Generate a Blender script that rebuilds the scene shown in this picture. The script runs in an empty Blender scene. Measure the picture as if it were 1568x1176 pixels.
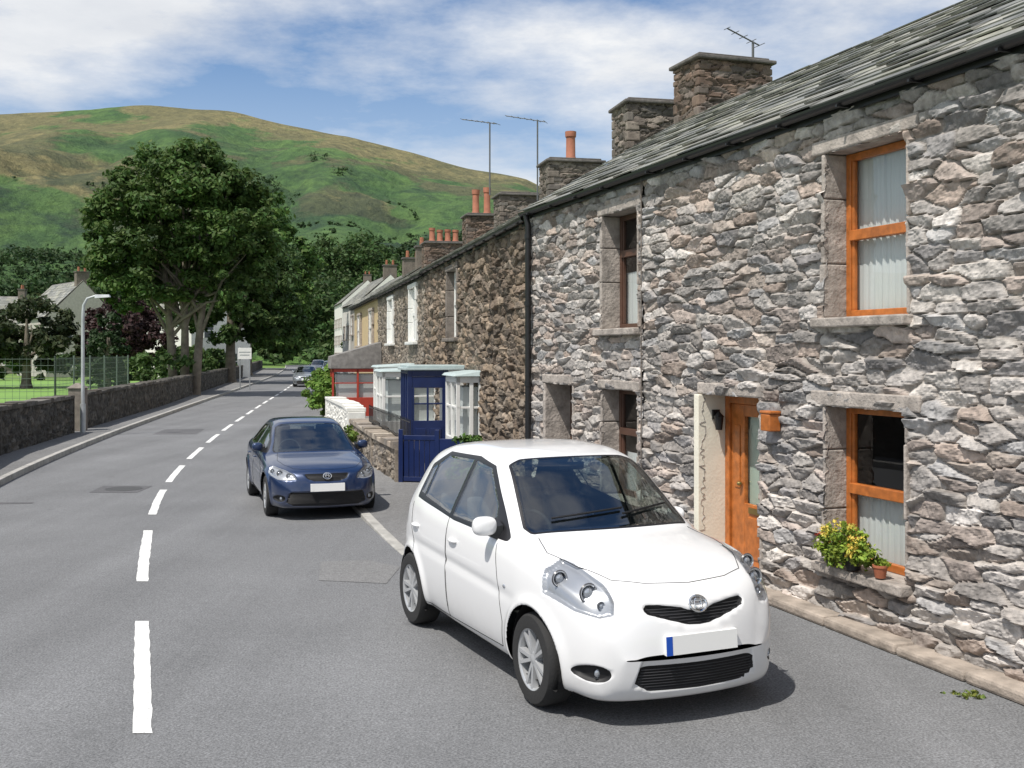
import bpy, math, random
import numpy as np
from mathutils import Vector, Matrix
from mathutils.bvhtree import BVHTree
random.seed(7); rng=np.random.default_rng(7)
scene=bpy.context.scene

# ---------------------------------------------------------------- materials
def nm(name):
    m=bpy.data.materials.new(name); m.use_nodes=True
    nt=m.node_tree; return m,nt,nt.nodes['Principled BSDF']
def N(nt,t,**k):
    n=nt.nodes.new(t)
    for a,b in k.items(): setattr(n,a,b)
    return n
def mixc(nt,fac,a,b,mode='MIX'):
    n=N(nt,'ShaderNodeMix',data_type='RGBA',blend_type=mode)
    for i,v in ((0,fac),(6,a),(7,b)):
        if hasattr(v,'is_linked') or hasattr(v,'links'): nt.links.new(v,n.inputs[i])
        elif i==0: n.inputs[0].default_value=v
        else: n.inputs[i].default_value=(v[0],v[1],v[2],1)
    return n.outputs[2]
def ramp(nt,src,p0,p1):
    n=N(nt,'ShaderNodeMapRange'); nt.links.new(src,n.inputs[0])
    n.inputs[1].default_value=p0; n.inputs[2].default_value=p1
    return n.outputs[0]
def noise(nt,vec,scale,detail=4,rough=.55):
    n=N(nt,'ShaderNodeTexNoise'); n.inputs['Scale'].default_value=scale
    n.inputs['Detail'].default_value=detail; n.inputs['Roughness'].default_value=rough
    if vec is not None: nt.links.new(vec,n.inputs['Vector'])
    return n.outputs['Fac']
def objc(nt): return N(nt,'ShaderNodeTexCoord').outputs['Object']
def worldc(nt): return N(nt,'ShaderNodeNewGeometry').outputs['Position']
def bump(nt,b,h,st,dist=.02):
    n=N(nt,'ShaderNodeBump'); n.inputs['Strength'].default_value=st; n.inputs['Distance'].default_value=dist
    nt.links.new(h,n.inputs['Height']); nt.links.new(n.outputs[0],b.inputs['Normal'])
def mat(name,col,rough=.6,metal=0,var=.0,scale=6,bmp=0,bscale=None,coat=0,spec=.5):
    m,nt,b=nm(name)
    b.inputs['Base Color'].default_value=(*col,1); b.inputs['Roughness'].default_value=rough
    b.inputs['Metallic'].default_value=metal; b.inputs['Coat Weight'].default_value=coat
    b.inputs['Specular IOR Level'].default_value=spec
    if var:
        f=noise(nt,worldc(nt),scale,6)
        f=ramp(nt,f,.3,.7)
        c=mixc(nt,f,[x*(1-var) for x in col],[min(1,x*(1+var)) for x in col])
        nt.links.new(c,b.inputs['Base Color'])
    if bmp: bump(nt,b,noise(nt,worldc(nt),bscale or scale*6,5),bmp)
    return m
def colmat(name,rough=.85,scale=30,var=.35,bmp=.4,tint=(1,1,1),big=.0,moss=None):
    m,nt,b=nm(name)
    a=N(nt,'ShaderNodeAttribute',attribute_name='Col')
    g=worldc(nt)
    f=ramp(nt,noise(nt,g,scale,8,.65),.3,.7)
    c=mixc(nt,f,(1-var,)*3,(1+var*.6,)*3)
    c=mixc(nt,1.0,a.outputs['Color'],c,'MULTIPLY')
    if big:
        f2=ramp(nt,noise(nt,g,1.3,4),.35,.65)
        c=mixc(nt,1.0,c,mixc(nt,f2,(1-big,1-big,1-big),(1+big*.5,1+big*.45,1+big*.4)),'MULTIPLY')
        f3=ramp(nt,noise(nt,g,5.5,7,.7),.56,.68)
        k=N(nt,'ShaderNodeMath',operation='MULTIPLY'); nt.links.new(f3,k.inputs[0]); k.inputs[1].default_value=.3
        c=mixc(nt,k.outputs[0],c,moss or (.48,.45,.40))
    c=mixc(nt,1.0,c,tint,'MULTIPLY')
    nt.links.new(c,b.inputs['Base Color']); b.inputs['Roughness'].default_value=rough
    b.inputs['Specular IOR Level'].default_value=.25
    if bmp: bump(nt,b,noise(nt,g,scale*2,6),bmp,.01)
    return m
def facfac(nt,base,k=.9,p=4.0):
    lw=N(nt,'ShaderNodeLayerWeight'); lw.inputs['Blend'].default_value=.5
    pw=N(nt,'ShaderNodeMath',operation='POWER'); nt.links.new(lw.outputs['Facing'],pw.inputs[0]); pw.inputs[1].default_value=p
    ma=N(nt,'ShaderNodeMath',operation='MULTIPLY_ADD'); nt.links.new(pw.outputs[0],ma.inputs[0]); ma.inputs[1].default_value=k; ma.inputs[2].default_value=base
    return ma.outputs[0]
def glassmat(name,tint=(.75,.8,.8),base=.06):
    m=bpy.data.materials.new(name); m.use_nodes=True; nt=m.node_tree
    nt.nodes.remove(nt.nodes['Principled BSDF']); o=nt.nodes['Material Output']
    t=N(nt,'ShaderNodeBsdfTransparent'); t.inputs[0].default_value=(*tint,1)
    g=N(nt,'ShaderNodeBsdfGlossy'); g.inputs['Roughness'].default_value=.015
    mx=N(nt,'ShaderNodeMixShader'); nt.links.new(facfac(nt,base),mx.inputs[0])
    nt.links.new(t.outputs[0],mx.inputs[1]); nt.links.new(g.outputs[0],mx.inputs[2])
    nt.links.new(mx.outputs[0],o.inputs[0]); return m
def leafmat(name):
    m,nt,b=nm(name); o=nt.nodes['Material Output']
    a=N(nt,'ShaderNodeAttribute',attribute_name='Col')
    nt.links.new(a.outputs['Color'],b.inputs['Base Color']); b.inputs['Roughness'].default_value=.6
    b.inputs['Specular IOR Level'].default_value=.25
    t=N(nt,'ShaderNodeBsdfTranslucent'); nt.links.new(a.outputs['Color'],t.inputs[0])
    mx=N(nt,'ShaderNodeMixShader'); mx.inputs[0].default_value=.3
    nt.links.new(b.outputs[0],mx.inputs[1]); nt.links.new(t.outputs[0],mx.inputs[2]); nt.links.new(mx.outputs[0],o.inputs[0])
    return m

STONE=colmat('rubble_stone',scale=14,var=.4,bmp=.6,big=.14)
STONEB=colmat('brown_rubble_stone',scale=10,var=.4,bmp=.6,big=.2,moss=(.20,.175,.145))
SLATE=colmat('slate',rough=.6,scale=9,var=.3,bmp=.4,big=.15,moss=(.24,.24,.18))
DRESS=mat('dressed_stone',(.36,.32,.285),.85,var=.35,scale=7,bmp=.8,bscale=24)
DRESSD=mat('dressed_stone_dark',(.18,.155,.135),.85,var=.3,scale=6,bmp=.5,bscale=40)
ORANGE=mat('varnished_wood',(.43,.135,.03),.35,var=.3,scale=12)
BROWNW=mat('dark_wood',(.09,.045,.03),.4,var=.2)
WHITEP=mat('white_gloss_paint',(.75,.75,.72),.45,var=.05)
CREAM=mat('cream_render',(.78,.74,.62),.8,var=.06,bmp=.2)
BLACKP=mat('black_plastic',(.012,.012,.013),.4)
GLASS=glassmat('window_glass',(.97,.98,.975),.06)
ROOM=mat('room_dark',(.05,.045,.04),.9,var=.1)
def curtmat(name,col):
    m,nt,b=nm(name); b.inputs['Base Color'].default_value=(*col,1); b.inputs['Roughness'].default_value=.9
    o=nt.nodes['Material Output']; t=N(nt,'ShaderNodeBsdfTranslucent'); t.inputs[0].default_value=(*col,1)
    mx=N(nt,'ShaderNodeMixShader'); mx.inputs[0].default_value=.25; nt.links.new(b.outputs[0],mx.inputs[1]);nt.links.new(t.outputs[0],mx.inputs[2]);nt.links.new(mx.outputs[0],o.inputs[0]); return m
CURT=curtmat('net_curtain',(.72,.76,.75))
TERRA=mat('terracotta',(.36,.12,.06),.8,var=.2,scale=10)
TERRAC=mat('terracotta_pot',(.36,.14,.085),.8,var=.25,scale=5)
METAL=mat('galvanised_metal',(.42,.44,.45),.45,metal=.6,var=.1)
DKMETAL=mat('weathered_metal',(.12,.125,.13),.6,metal=.2,var=.1)
BARK=mat('bark',(.17,.145,.115),.95,var=.35,scale=3,bmp=.8,bscale=12)
LEAF=leafmat('leaves')
BLUEP=mat('blue_gloss_paint',(.009,.020,.085),.35,var=.15)
REDP=mat('red_gloss_paint',(.4,.05,.03),.4,var=.1)
TEAL=mat('pale_grey_blue_paint',(.42,.50,.50),.5,var=.08)
YELR=mat('yellow_render',(.52,.40,.23),.85,var=.12,bmp=.2)
GREYR=mat('grey_render',(.42,.4,.36),.85,var=.12,bmp=.2)
WHITER=mat('white_render',(.70,.69,.64),.85,var=.08)

# ---------------------------------------------------------------- mesh utils
def fin(ob,parent):
    scene.collection.objects.link(ob)
    if parent is not None: ob.parent=parent
    return ob
def mk(name,V,F,mats=(),parent=None,mi=None,smooth=False,cols=None,attrs=None):
    me=bpy.data.meshes.new(name)
    V=np.asarray(V,dtype=float)
    me.from_pydata(V.tolist(),[],F.tolist() if isinstance(F,np.ndarray) else F)
    for m in mats: me.materials.append(m)
    if mi is not None: me.polygons.foreach_set('material_index',np.asarray(mi,dtype=np.int32))
    if smooth: me.polygons.foreach_set('use_smooth',np.ones(len(me.polygons),dtype=bool))
    if cols is not None:
        a=me.color_attributes.new('Col','FLOAT_COLOR','POINT')
        c=np.ones((len(V),4),dtype=np.float32); c[:,:3]=cols; a.data.foreach_set('color',c.ravel())
    if attrs:
        for k,v in attrs.items():
            a=me.attributes.new(k,'FLOAT','POINT'); a.data.foreach_set('value',np.asarray(v,dtype=np.float32))
    me.update()
    return fin(bpy.data.objects.new(name,me),parent)
def empty(name,loc=(0,0,0),rz=0,scale=1):
    e=bpy.data.objects.new(name,None); e.empty_display_size=.3
    e.location=loc; e.rotation_euler=(0,0,rz); e.scale=(scale,)*3
    scene.collection.objects.link(e); return e
class MB:
    def __init__(s): s.v=[];s.f=[];s.m=[];s.c=[];s.col=(1,1,1)
    def add(s,vs,fs,m=0):
        o=len(s.v); s.v+= [tuple(v) for v in vs]; s.c+=[s.col]*len(vs)
        for f in fs: s.f.append([i+o for i in f]); s.m.append(m)
        return s
    def box(s,x0,x1,y0,y1,z0,z1,m=0):
        x0,x1=min(x0,x1),max(x0,x1);y0,y1=min(y0,y1),max(y0,y1);z0,z1=min(z0,z1),max(z0,z1)
        return s.hexa([(x0,y0,z0),(x1,y0,z0),(x1,y1,z0),(x0,y1,z0),(x0,y0,z1),(x1,y0,z1),(x1,y1,z1),(x0,y1,z1)],m)
    def hexa(s,p,m=0):
        return s.add(p,[(0,3,2,1),(4,5,6,7),(0,1,5,4),(1,2,6,5),(2,3,7,6),(3,0,4,7)],m)
    def tube(s,path,rad,seg=10,m=0,cap=True):
        path=[Vector(p) for p in path]
        if not hasattr(rad,'__len__'): rad=[rad]*len(path)
        vs=[];fs=[];up=Vector((0,0,1)); u=None
        for i,p in enumerate(path):
            d=(path[min(i+1,len(path)-1)]-path[max(i-1,0)]).normalized()
            if u is None:
                u=d.cross(up if abs(d.z)<.95 else Vector((1,0,0))).normalized()
            else: u=(u-d*u.dot(d)).normalized()
            w=d.cross(u)
            for k in range(seg):
                a=2*math.pi*k/seg; vs.append(p+(u*math.cos(a)+w*math.sin(a))*rad[i])
        for i in range(len(path)-1):
            for k in range(seg):
                k2=(k+1)%seg; fs.append((i*seg+k,i*seg+k2,(i+1)*seg+k2,(i+1)*seg+k))
        if cap: fs.append(tuple(range(seg))[::-1]); fs.append(tuple((len(path)-1)*seg+k for k in range(seg)))
        return s.add(vs,fs,m)
    def lathe(s,prof,c=(0,0,0),axis='z',seg=24,m=0):
        vs=[];fs=[];n=len(prof)
        for k in range(seg):
            a=2*math.pi*k/seg; ca,sa=math.cos(a),math.sin(a)
            for r,h in prof:
                if axis=='z': vs.append((c[0]+r*ca,c[1]+r*sa,c[2]+h))
                elif axis=='y': vs.append((c[0]+r*ca,c[1]+h,c[2]+r*sa))
                else: vs.append((c[0]+h,c[1]+r*ca,c[2]+r*sa))
        for k in range(seg):
            k2=(k+1)%seg
            for i in range(n-1): fs.append((k*n+i,k2*n+i,k2*n+i+1,k*n+i+1))
        return s.add(vs,fs,m)
    def ell(s,c,r,m=0,seg=16,rings=10,sq=1.0):
        vs=[];fs=[]
        for i in range(rings+1):
            t=math.pi*i/rings
            for k in range(seg):
                a=2*math.pi*k/seg
                f=lambda q:math.copysign(abs(q)**sq,q)
                vs.append((c[0]+r[0]*f(math.sin(t)*math.cos(a)),c[1]+r[1]*f(math.sin(t)*math.sin(a)),c[2]+r[2]*f(math.cos(t))))
        for i in range(rings):
            for k in range(seg):
                k2=(k+1)%seg; fs.append((i*seg+k,(i+1)*seg+k,(i+1)*seg+k2,i*seg+k2))
        return s.add(vs,fs,m)
    def obj(s,name,mats,parent=None,smooth=False,bevel=0,cols=False):
        ob=mk(name,s.v,s.f,mats,parent,s.m,smooth,np.array(s.c) if cols else None)
        if bevel:
            b=ob.modifiers.new('bev','BEVEL'); b.width=bevel; b.segments=2; b.limit_method='ANGLE'
        if smooth:
            ob.data.set_sharp_from_angle(angle=math.radians(40))
        return ob

def h2(i,j,s):
    n=(i.astype(np.int64)*374761393+j.astype(np.int64)*668265263+s*974126177)&0xffffffff
    n=((n^(n>>13))*1274126177)&0xffffffff
    n=n^(n>>16); n=((n*1103515245)&0xffffffff)^(n>>9)
    return (n&0xffffff)/float(0xffffff)
def vn(x,y,s=0):
    i=np.floor(x);j=np.floor(y);fx=x-i;fy=y-j;fx=fx*fx*(3-2*fx);fy=fy*fy*(3-2*fy)
    a=h2(i,j,s);b=h2(i+1,j,s);c=h2(i,j+1,s);d=h2(i+1,j+1,s)
    return a+(b-a)*fx+(c-a)*fy+(a-b-c+d)*fx*fy
def fbm(x,y,s=0,o=4):
    r=0;a=.5
    for k in range(o): r=r+a*vn(x*2**k,y*2**k,s+k*17); a*=.5
    return r
def rubble(name,parent,L,H,res,sx,sz,openings,amp,pal,mort,seed,s_off=0,gable=None,mat_=None,wob=1.0):
    ns=int(L/res)+1; nz=int(H/res)+1
    S,Z=np.meshgrid(np.linspace(0,L,ns),np.linspace(0,H,nz),indexing='ij')
    wx=(fbm(S*1.6,Z*1.9,seed)-.5)*.30*wob; wz=(fbm(S*1.1+9,Z*2.1,seed+5)-.5)*.17*wob
    wx+= (vn(S*13,Z*13,seed+2)-.5)*.022; wz+=(vn(S*9+3,Z*12,seed+3)-.5)*.02
    cx=(S+wx)/sx; cz=(Z+wz)/sz
    ci=np.floor(cx);cj=np.floor(cz)
    F1=np.full(S.shape,9.);F2=np.full(S.shape,9.);I=np.zeros(S.shape);J=np.zeros(S.shape);DX=np.zeros(S.shape);DZ=np.zeros(S.shape)
    for a in (-2,-1,0,1,2):
        for b in (-1,0,1):
            ii=ci+a;jj=cj+b
            px=ii+.5+(h2(ii,jj,seed)-.5)*.95+.5*(jj%2); pz=jj+.5+(h2(ii,jj,seed+1)-.5)*.66
            sz_=.85+.5*h2(ii,jj,seed+7)
            dx=cx-px;dz=cz-pz
            d=(np.abs(dx)**3+np.abs(dz*1.08)**3)**(1/3)*sz_
            up=d<F1
            F2=np.where(up,F1,np.minimum(F2,d))
            I=np.where(up,ii,I);J=np.where(up,jj,J);DX=np.where(up,dx,DX);DZ=np.where(up,dz,DZ);F1=np.where(up,d,F1)
    e=np.clip((F2-F1)/.28,0,1); e=1-(1-e)**2.4
    r1=h2(I,J,seed+11);r2=h2(I,J,seed+12);r3=h2(I,J,seed+13);r4=h2(I,J,seed+14)
    hh=amp*e*(.35+.65*r1) + amp*.9*e*((r2-.5)*DX*1.2+(r3-.35)*DZ*1.5)
    hh+= amp*.45*e*(fbm(S*7,Z*18,seed+31)-.5)
    hh+= amp*.14*(vn(S*40,Z*60,seed+41)-.5)
    hh=np.clip(hh,0,amp*1.5)
    V=np.stack([S,-hh,Z],-1).reshape(-1,3)
    pal=np.array(pal); k=(r4*len(pal)).astype(int)%len(pal)
    C=pal[k]*(.64+.62*h2(I,J,seed+15))[...,None]
    C=C*(.82+.36*fbm(S*8,Z*22,seed+51,3))[...,None]
    mot=np.array(mort)
    ee=np.clip(e*1.5,0,1)[...,None]
    C=(C*ee+mot*(1-ee)).reshape(-1,3)
    idx=np.arange(ns*nz).reshape(ns,nz)
    F=np.stack([idx[:-1,:-1],idx[1:,:-1],idx[1:,1:],idx[:-1,1:]],-1)
    sc=(S[:-1,:-1]+S[1:,1:])/2; zc=(Z[:-1,:-1]+Z[1:,1:])/2
    keep=np.ones(sc.shape,bool)
    for (a,b,c,d) in openings: keep&=~((sc>a)&(sc<b)&(zc>c)&(zc<d))
    if gable is not None: keep&=gable(sc,zc)
    F=F[keep]
    ob=mk(name,V,F,(mat_ or STONE,),parent,None,False,C)
    ob.location=(s_off,0,0)
    return ob

PAL_GREY=[(.45,.415,.385),(.37,.345,.325),(.51,.475,.44),(.345,.32,.30),(.43,.365,.325),(.46,.43,.405),(.39,.32,.275),(.58,.545,.515),(.31,.295,.29),(.42,.36,.325),(.385,.375,.37),(.47,.405,.355)]
PAL_BROWN=[(.265,.205,.15),(.215,.165,.125),(.305,.24,.18),(.24,.20,.16),(.18,.145,.115),(.29,.235,.185)]
PAL_MIX=[(.28,.24,.195),(.235,.20,.165),(.32,.28,.23),(.22,.195,.17),(.30,.25,.20)]
PAL_RED=[(.19,.135,.105),(.165,.125,.10),(.22,.16,.125),(.18,.15,.13),(.14,.11,.09)]
PAL_CH=[(.20,.17,.145),(.17,.145,.125),(.23,.20,.17),(.155,.14,.125)]
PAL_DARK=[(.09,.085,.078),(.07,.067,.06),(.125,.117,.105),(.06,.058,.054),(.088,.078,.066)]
MORT=(.33,.30,.27)

# ---------------------------------------------------------------- house pieces
def window(par,s0,s1,z0,z1,dep,fm,curt=(0,1),jm=DRESS,jw=.13,jr=None,rail=.52,front=-.05,lint=.12,cw=(0,1),ext=.06):
    b=MB(); jr=jw if jr is None else jr
    R=random.Random(int(s0*77+z0*13))
    for side in (0,1):
        z=z0; w=jw if side==0 else jr
        while z<z1-.01:
            h=min(R.uniform(.3,.6),z1-z)
            if z1-z-h<.2: h=z1-z
            q=w*R.uniform(.8,1.3)
            if side==0: b.box(s0-q,s0,front+R.uniform(-.008,.008),dep+.08,z+.003,z+h-.003)
            else: b.box(s1,s1+q,front+R.uniform(-.008,.008),dep+.08,z+.003,z+h-.003)
            z+=h
    b.box(s0-jw-ext,s1+jr+ext,front-.008,dep+.08,z1+.002,z1+lint)
    b.box(s0-jw-.04,s1+jr+.04,front-.085,dep+.08,z0-.085,z0-.002)
    b.obj('window_surround',(jm,),par,bevel=.018)
    f=MB(); t=.065
    y0,y1=dep,dep+.06
    f.box(s0+.002,s0+t,y0,y1,z0,z1);f.box(s1-t,s1-.002,y0,y1,z0,z1)
    f.box(s0+t,s1-t,y0,y1,z0,z0+t);f.box(s0+t,s1-t,y0,y1,z1-t,z1-.003)
    zr=z0+(z1-z0)*rail
    f.box(s0+t,s1-t,y0-.015,y1-.01,zr-.045,zr+.045)
    f.box(s0+t,s0+t+.035,y0+.012,y1-.01,z0+t,z1-t);f.box(s1-t-.035,s1-t,y0+.012,y1-.01,z0+t,z1-t)
    f.obj('window_frame',(fm,),par,bevel=.006)
    g=MB(); g.add([(s0+t,dep+.035,z0+t),(s1-t,dep+.035,z0+t),(s1-t,dep+.035,z1-t),(s0+t,dep+.035,z1-t)],[(0,1,2,3)])
    g.obj('window_glass',(GLASS,),par)
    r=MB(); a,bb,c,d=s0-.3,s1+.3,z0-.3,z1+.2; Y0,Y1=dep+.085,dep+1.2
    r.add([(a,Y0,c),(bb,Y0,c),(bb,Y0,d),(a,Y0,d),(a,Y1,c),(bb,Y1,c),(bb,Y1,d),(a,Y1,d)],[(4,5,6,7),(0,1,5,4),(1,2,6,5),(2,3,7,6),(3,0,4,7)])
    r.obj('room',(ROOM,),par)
    if curt:
        n=110; V=[];F=[]
        a=s0+(s1-s0)*cw[0]; bb=s0+(s1-s0)*cw[1]
        za=z0+(z1-z0)*curt[0];zb=z0+(z1-z0)*curt[1]
        for i in range(n+1):
            s=a+(bb-a)*i/n; w1=.6+.4*math.sin(i*.11+s0)
            for j in range(5):
                fz=j/4; am=w1*(1-.45*fz)
                y=dep+.09+am*(.015*math.sin(i*.72+.5*math.sin(i*.09))+.010*math.sin(i*1.7+1))
                V.append((s+.006*math.sin(fz*3+i),y,za+(zb-za)*fz))
            if i<n:
                for j in range(4): o=i*5+j; F.append((o,o+5,o+6,o+1))
        mk('net_curtain',V,F,(CURT,),par,smooth=True)
def slates(par,L,e,r,w,expo,s0=0,name='slate_roof',pal=((.25,.25,.23),(.19,.195,.185),(.29,.285,.25),(.215,.22,.20),(.27,.27,.225))):
    (b0,z0),(b1,z1)=e,r
    sl=math.hypot(b1-b0,z1-z0); ux,uz=(b1-b0)/sl,(z1-z0)/sl; nx,nz=-uz,ux
    m=MB(); rows=int(sl/expo)+1; R=random.Random(int(L*100))
    for i in range(rows):
        ww=w*(1.25-.5*i/rows)
        t0=i*expo;t1=min(t0+expo*1.35,sl)
        x=-ww*R.random()
        while x<L:
            w2=ww*R.uniform(.7,1.3)
            a=max(x+.003,0);c=min(x+w2-.003,L); x+=w2
            if c-a<.03: continue
            th=R.uniform(.022,.045); dt=R.uniform(-.015,.015); q=(t0+dt)
            P=lambda t,h,s:(s0+s,b0+ux*t+nx*h,z0+uz*t+nz*h)
            cc=R.choice(pal); k=R.uniform(.75,1.2); m.col=tuple(v*k for v in cc)
            m.hexa([P(q,th-.014,a),P(q,th-.014,c),P(t1,.001,c),P(t1,.001,a),P(q,th,a),P(q,th,c),P(t1,.012,c),P(t1,.012,a)])
    m.obj(name,(SLATE,),par,cols=True)
def chimney(par,s,b,ws,wb,z0,z1,pots=1,potm=TERRAC,wm=PAL_CH,seed=1,poth=.5):
    """rubble-faced stack: four displaced stone faces, capping slab and flaunching"""
    m=MB(); R=random.Random(seed); H=z1-z0-.06
    faces=((s-ws/2,b-wb/2,ws,0),(s+ws/2,b-wb/2,wb,math.pi/2),(s+ws/2,b+wb/2,ws,math.pi),(s-ws/2,b+wb/2,wb,-math.pi/2))
    for k,(x,y,l,a) in enumerate(faces):
        r=rubble('chimney_face',par,l,H,.022,.26,.095,[],.045,wm,(.10,.085,.07),seed*7+k,mat_=STONEB)
        r.location=(x,y,z0); r.rotation_euler=(0,0,a)
    z=z0
    while z<z1-.1:
        h=min(R.uniform(.09,.18),z1-.07-z)
        for cx_,cy_ in ((-1,-1),(1,-1),(1,1),(-1,1)):
            k=R.uniform(.7,1.25); c=R.choice(wm); m.col=tuple(v*k for v in c); p=R.uniform(.03,.045)
            a,b_=(R.uniform(.16,.28),R.uniform(.10,.14)) if R.random()<.5 else (R.uniform(.10,.14),R.uniform(.16,.28))
            X=s+cx_*(ws/2+p);Y=b+cy_*(wb/2+p)
            m.box(X,X-cx_*a,Y,Y-cy_*b_,z+.006,z+h-.006)
        z+=max(h,.05)
    m.col=(.15,.14,.13)
    m.box(s-ws/2-.09,s+ws/2+.09,b-wb/2-.09,b+wb/2+.09,z1-.065,z1-.005)
    m.col=(.12,.11,.10); m.box(s-ws/2-.01,s+ws/2+.01,b-wb/2-.01,b+wb/2+.01,z1-.004,z1+.04)
    m.obj('chimney_stack',(STONEB,),par,bevel=.018,cols=True)
    if pots:
        p=MB()
        for i in range(pots):
            bb=b+(i-(pots-1)/2)*min(.36,wb*.8/max(pots,1)); ph=poth*R.uniform(.9,1.08)
            p.lathe([(.0,0),(.13,0),(.125,.06),(.105,.1),(.1,ph*.8),(.12,ph*.82),(.125,ph),(.09,ph),(.085,ph*.5),(0,ph*.5)],(s,bb,z1+.03),seg=16)
        p.obj('chimney_pots',(potm,),par,smooth=True)
def shell(par,L,depth,eave,ridge,rb,m=DRESSD,front=False,t=.3):
    b=MB()
    b.box(0,L,depth-.2,depth,0,eave)
    for s in (0,L-t):
        b.add([(s,.06,0),(s+t,.06,0),(s+t,depth-.201,0),(s,depth-.201,0),(s,.06,eave),(s+t,.06,eave),(s+t,depth-.201,eave),(s,depth-.201,eave),(s,rb,ridge-.06),(s+t,rb,ridge-.06)],
              [(0,3,2,1),(0,1,5,4),(2,3,7,6),(1,2,6,9,5),(3,0,4,8,7),(4,5,9,8),(6,7,8,9)])
    if front: b.box(t,L-t,.06,.25,0,eave)
    b.obj('walls',(m,),par)
    r=MB()
    r.hexa([(0,-.05,eave-.05),(L,-.05,eave-.05),(L,rb,ridge-.05),(0,rb,ridge-.05),(0,-.05,eave-.01),(L,-.05,eave-.01),(L,rb,ridge-.012),(0,rb,ridge-.012)])
    r.hexa([(0,depth+.1,eave-.07),(0,rb,ridge-.045),(L,rb,ridge-.045),(L,depth+.1,eave-.07),(0,depth+.1,eave-.03),(0,rb+.001,ridge+.0),(L,rb+.001,ridge+.0),(L,depth+.1,eave-.03)])
    r.obj('roof_deck',(DRESSD,),par)
    rd=MB(); x=0
    while x<L:
        w=min(.45,L-x); k=random.uniform(.8,1.1); rd.col=(.2*k,.19*k,.18*k)
        rd.hexa([(x+.004,rb-.14,ridge-.075),(x+w-.004,rb-.14,ridge-.075),(x+w-.004,rb+.14,ridge-.075),(x+.004,rb+.14,ridge-.075),(x+.004,rb-.02,ridge+.05),(x+w-.004,rb-.02,ridge+.05),(x+w-.004,rb+.02,ridge+.05),(x+.004,rb+.02,ridge+.05)])
        x+=w
    rd.obj('ridge_tiles',(SLATE,),par,cols=True)
def gutter(par,L,z,y=-.14,s0=0):
    g=MB(); V=[];F=[]
    pr=[(.055*math.cos(a),.055*math.sin(a)) for a in np.linspace(math.pi,2*math.pi,9)]+[(.048*math.cos(a),.048*math.sin(a)) for a in np.linspace(2*math.pi,math.pi,9)]
    n=len(pr)
    for s in (s0,s0+L):
        V+=[(s,y+p[0],z+p[1]) for p in pr]
    for i in range(n): F.append((i,(i+1)%n,n+(i+1)%n,n+i))
    g.add(V,F)
    g.box(s0,s0+L,-.075,-.05,z-.09,z+.06)
    x=s0+.4
    while x<s0+L: g.box(x,x+.025,y-.062,-.076,z-.065,z-.045); x+=.9
    g.obj('gutter',(BLACKP,),par)

# ================================================================= NEAR COTTAGES
A1=math.atan2(-.9458,.3249)
def wpos(s,b=0): return (.305+.3249*s+.9458*b,16.73-.9458*s+.3249*b)
SEAM=3.89
c1=empty('stone_cottage',(*wpos(SEAM),0),A1)
o=SEAM; L1=14-SEAM
ops=[(7.52-o,8.58-o,2.6,4.02),(7.52-o,8.56-o,.50,1.84),(5.33-o,6.45-o,.02,1.86),(12-o,13-o,2.6,4.0),(11.2-o,13-o,.5,1.84)]
rubble('front_wall',c1,L1,4.42,.0135,.36,.108,ops,.07,PAL_GREY,MORT,3)
window(c1,*ops[0],.17,ORANGE,(0,1),rail=.50,jw=.06,jr=.03,ext=.12)
window(c1,*ops[1],.17,ORANGE,(0,.46),rail=.47,jw=.04,jr=.03,lint=.13,ext=.16)
window(c1,*ops[3],.17,ORANGE,(0,1)); window(c1,*ops[4],.17,ORANGE,(0,.5))
shell(c1,L1,5.0,4.42,5.92,2.5)
slates(c1,L1,(-.17,4.40),(2.5,5.95),.36,.2)
gutter(c1,L1,4.40)
d=MB(); s0,s1,z1=ops[2][0],ops[2][1],1.86; dep=.25
d.box(s0-.10,s1+.10,-.05,dep+.05,z1+.002,z1+.13); d.box(s1,s1+.04,-.045,dep+.05,.02,z1)
d.box(s0,s1,-.12,dep+.05,.0,.10)
d.obj('door_surround',(DRESS,),c1,bevel=.018)
d=MB(); d.box(s0-.10,s0,-.085,dep+.05,.02,z1); d.obj('painted_reveal',(CREAM,),c1,bevel=.008)
d=MB()
a,bq=s0+.003,s1-.003
d.box(a,a+.09,dep-.02,dep+.06,.101,z1);d.box(bq-.09,bq,dep-.02,dep+.06,.101,z1);d.box(a+.09,bq-.09,dep-.02,dep+.06,z1-.09,z1-.002)
d.obj('door_frame',(ORANGE,),c1,bevel=.006)
d=MB(); a+=.095;bq-=.095; zt=z1-.095
d.box(a,a+.26,dep+.005,dep+.05,.105,zt); d.box(bq-.12,bq,dep+.005,dep+.05,.105,zt)
d.box(a+.26,bq-.12,dep+.005,dep+.05,.105,.75); d.box(a+.26,bq-.12,dep+.005,dep+.05,zt-.12,zt)
d.box(a+.08,a+.18,dep-.005,dep+.004,.9,1.55); d.box(a+.34,bq-.16,dep-.006,dep+.004,.2,.62)
d.obj('door_leaf',(ORANGE,),c1,bevel=.006)
d=MB(); d.box(a+.36,a+.62,dep-.01,dep+.004,.66,.72); d.ell((a+.22,dep-.03,.95),(.025,.03,.025)); d.obj('letter_box_and_knob',(mat('brass',(.4,.3,.12),.3,1),),c1)
d=MB(); d.add([(a+.26,dep+.03,.75),(bq-.12,dep+.03,.75),(bq-.12,dep+.03,zt-.12),(a+.26,dep+.03,zt-.12)],[(0,1,2,3)]); d.obj('door_glass',(GLASS,),c1)
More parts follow.
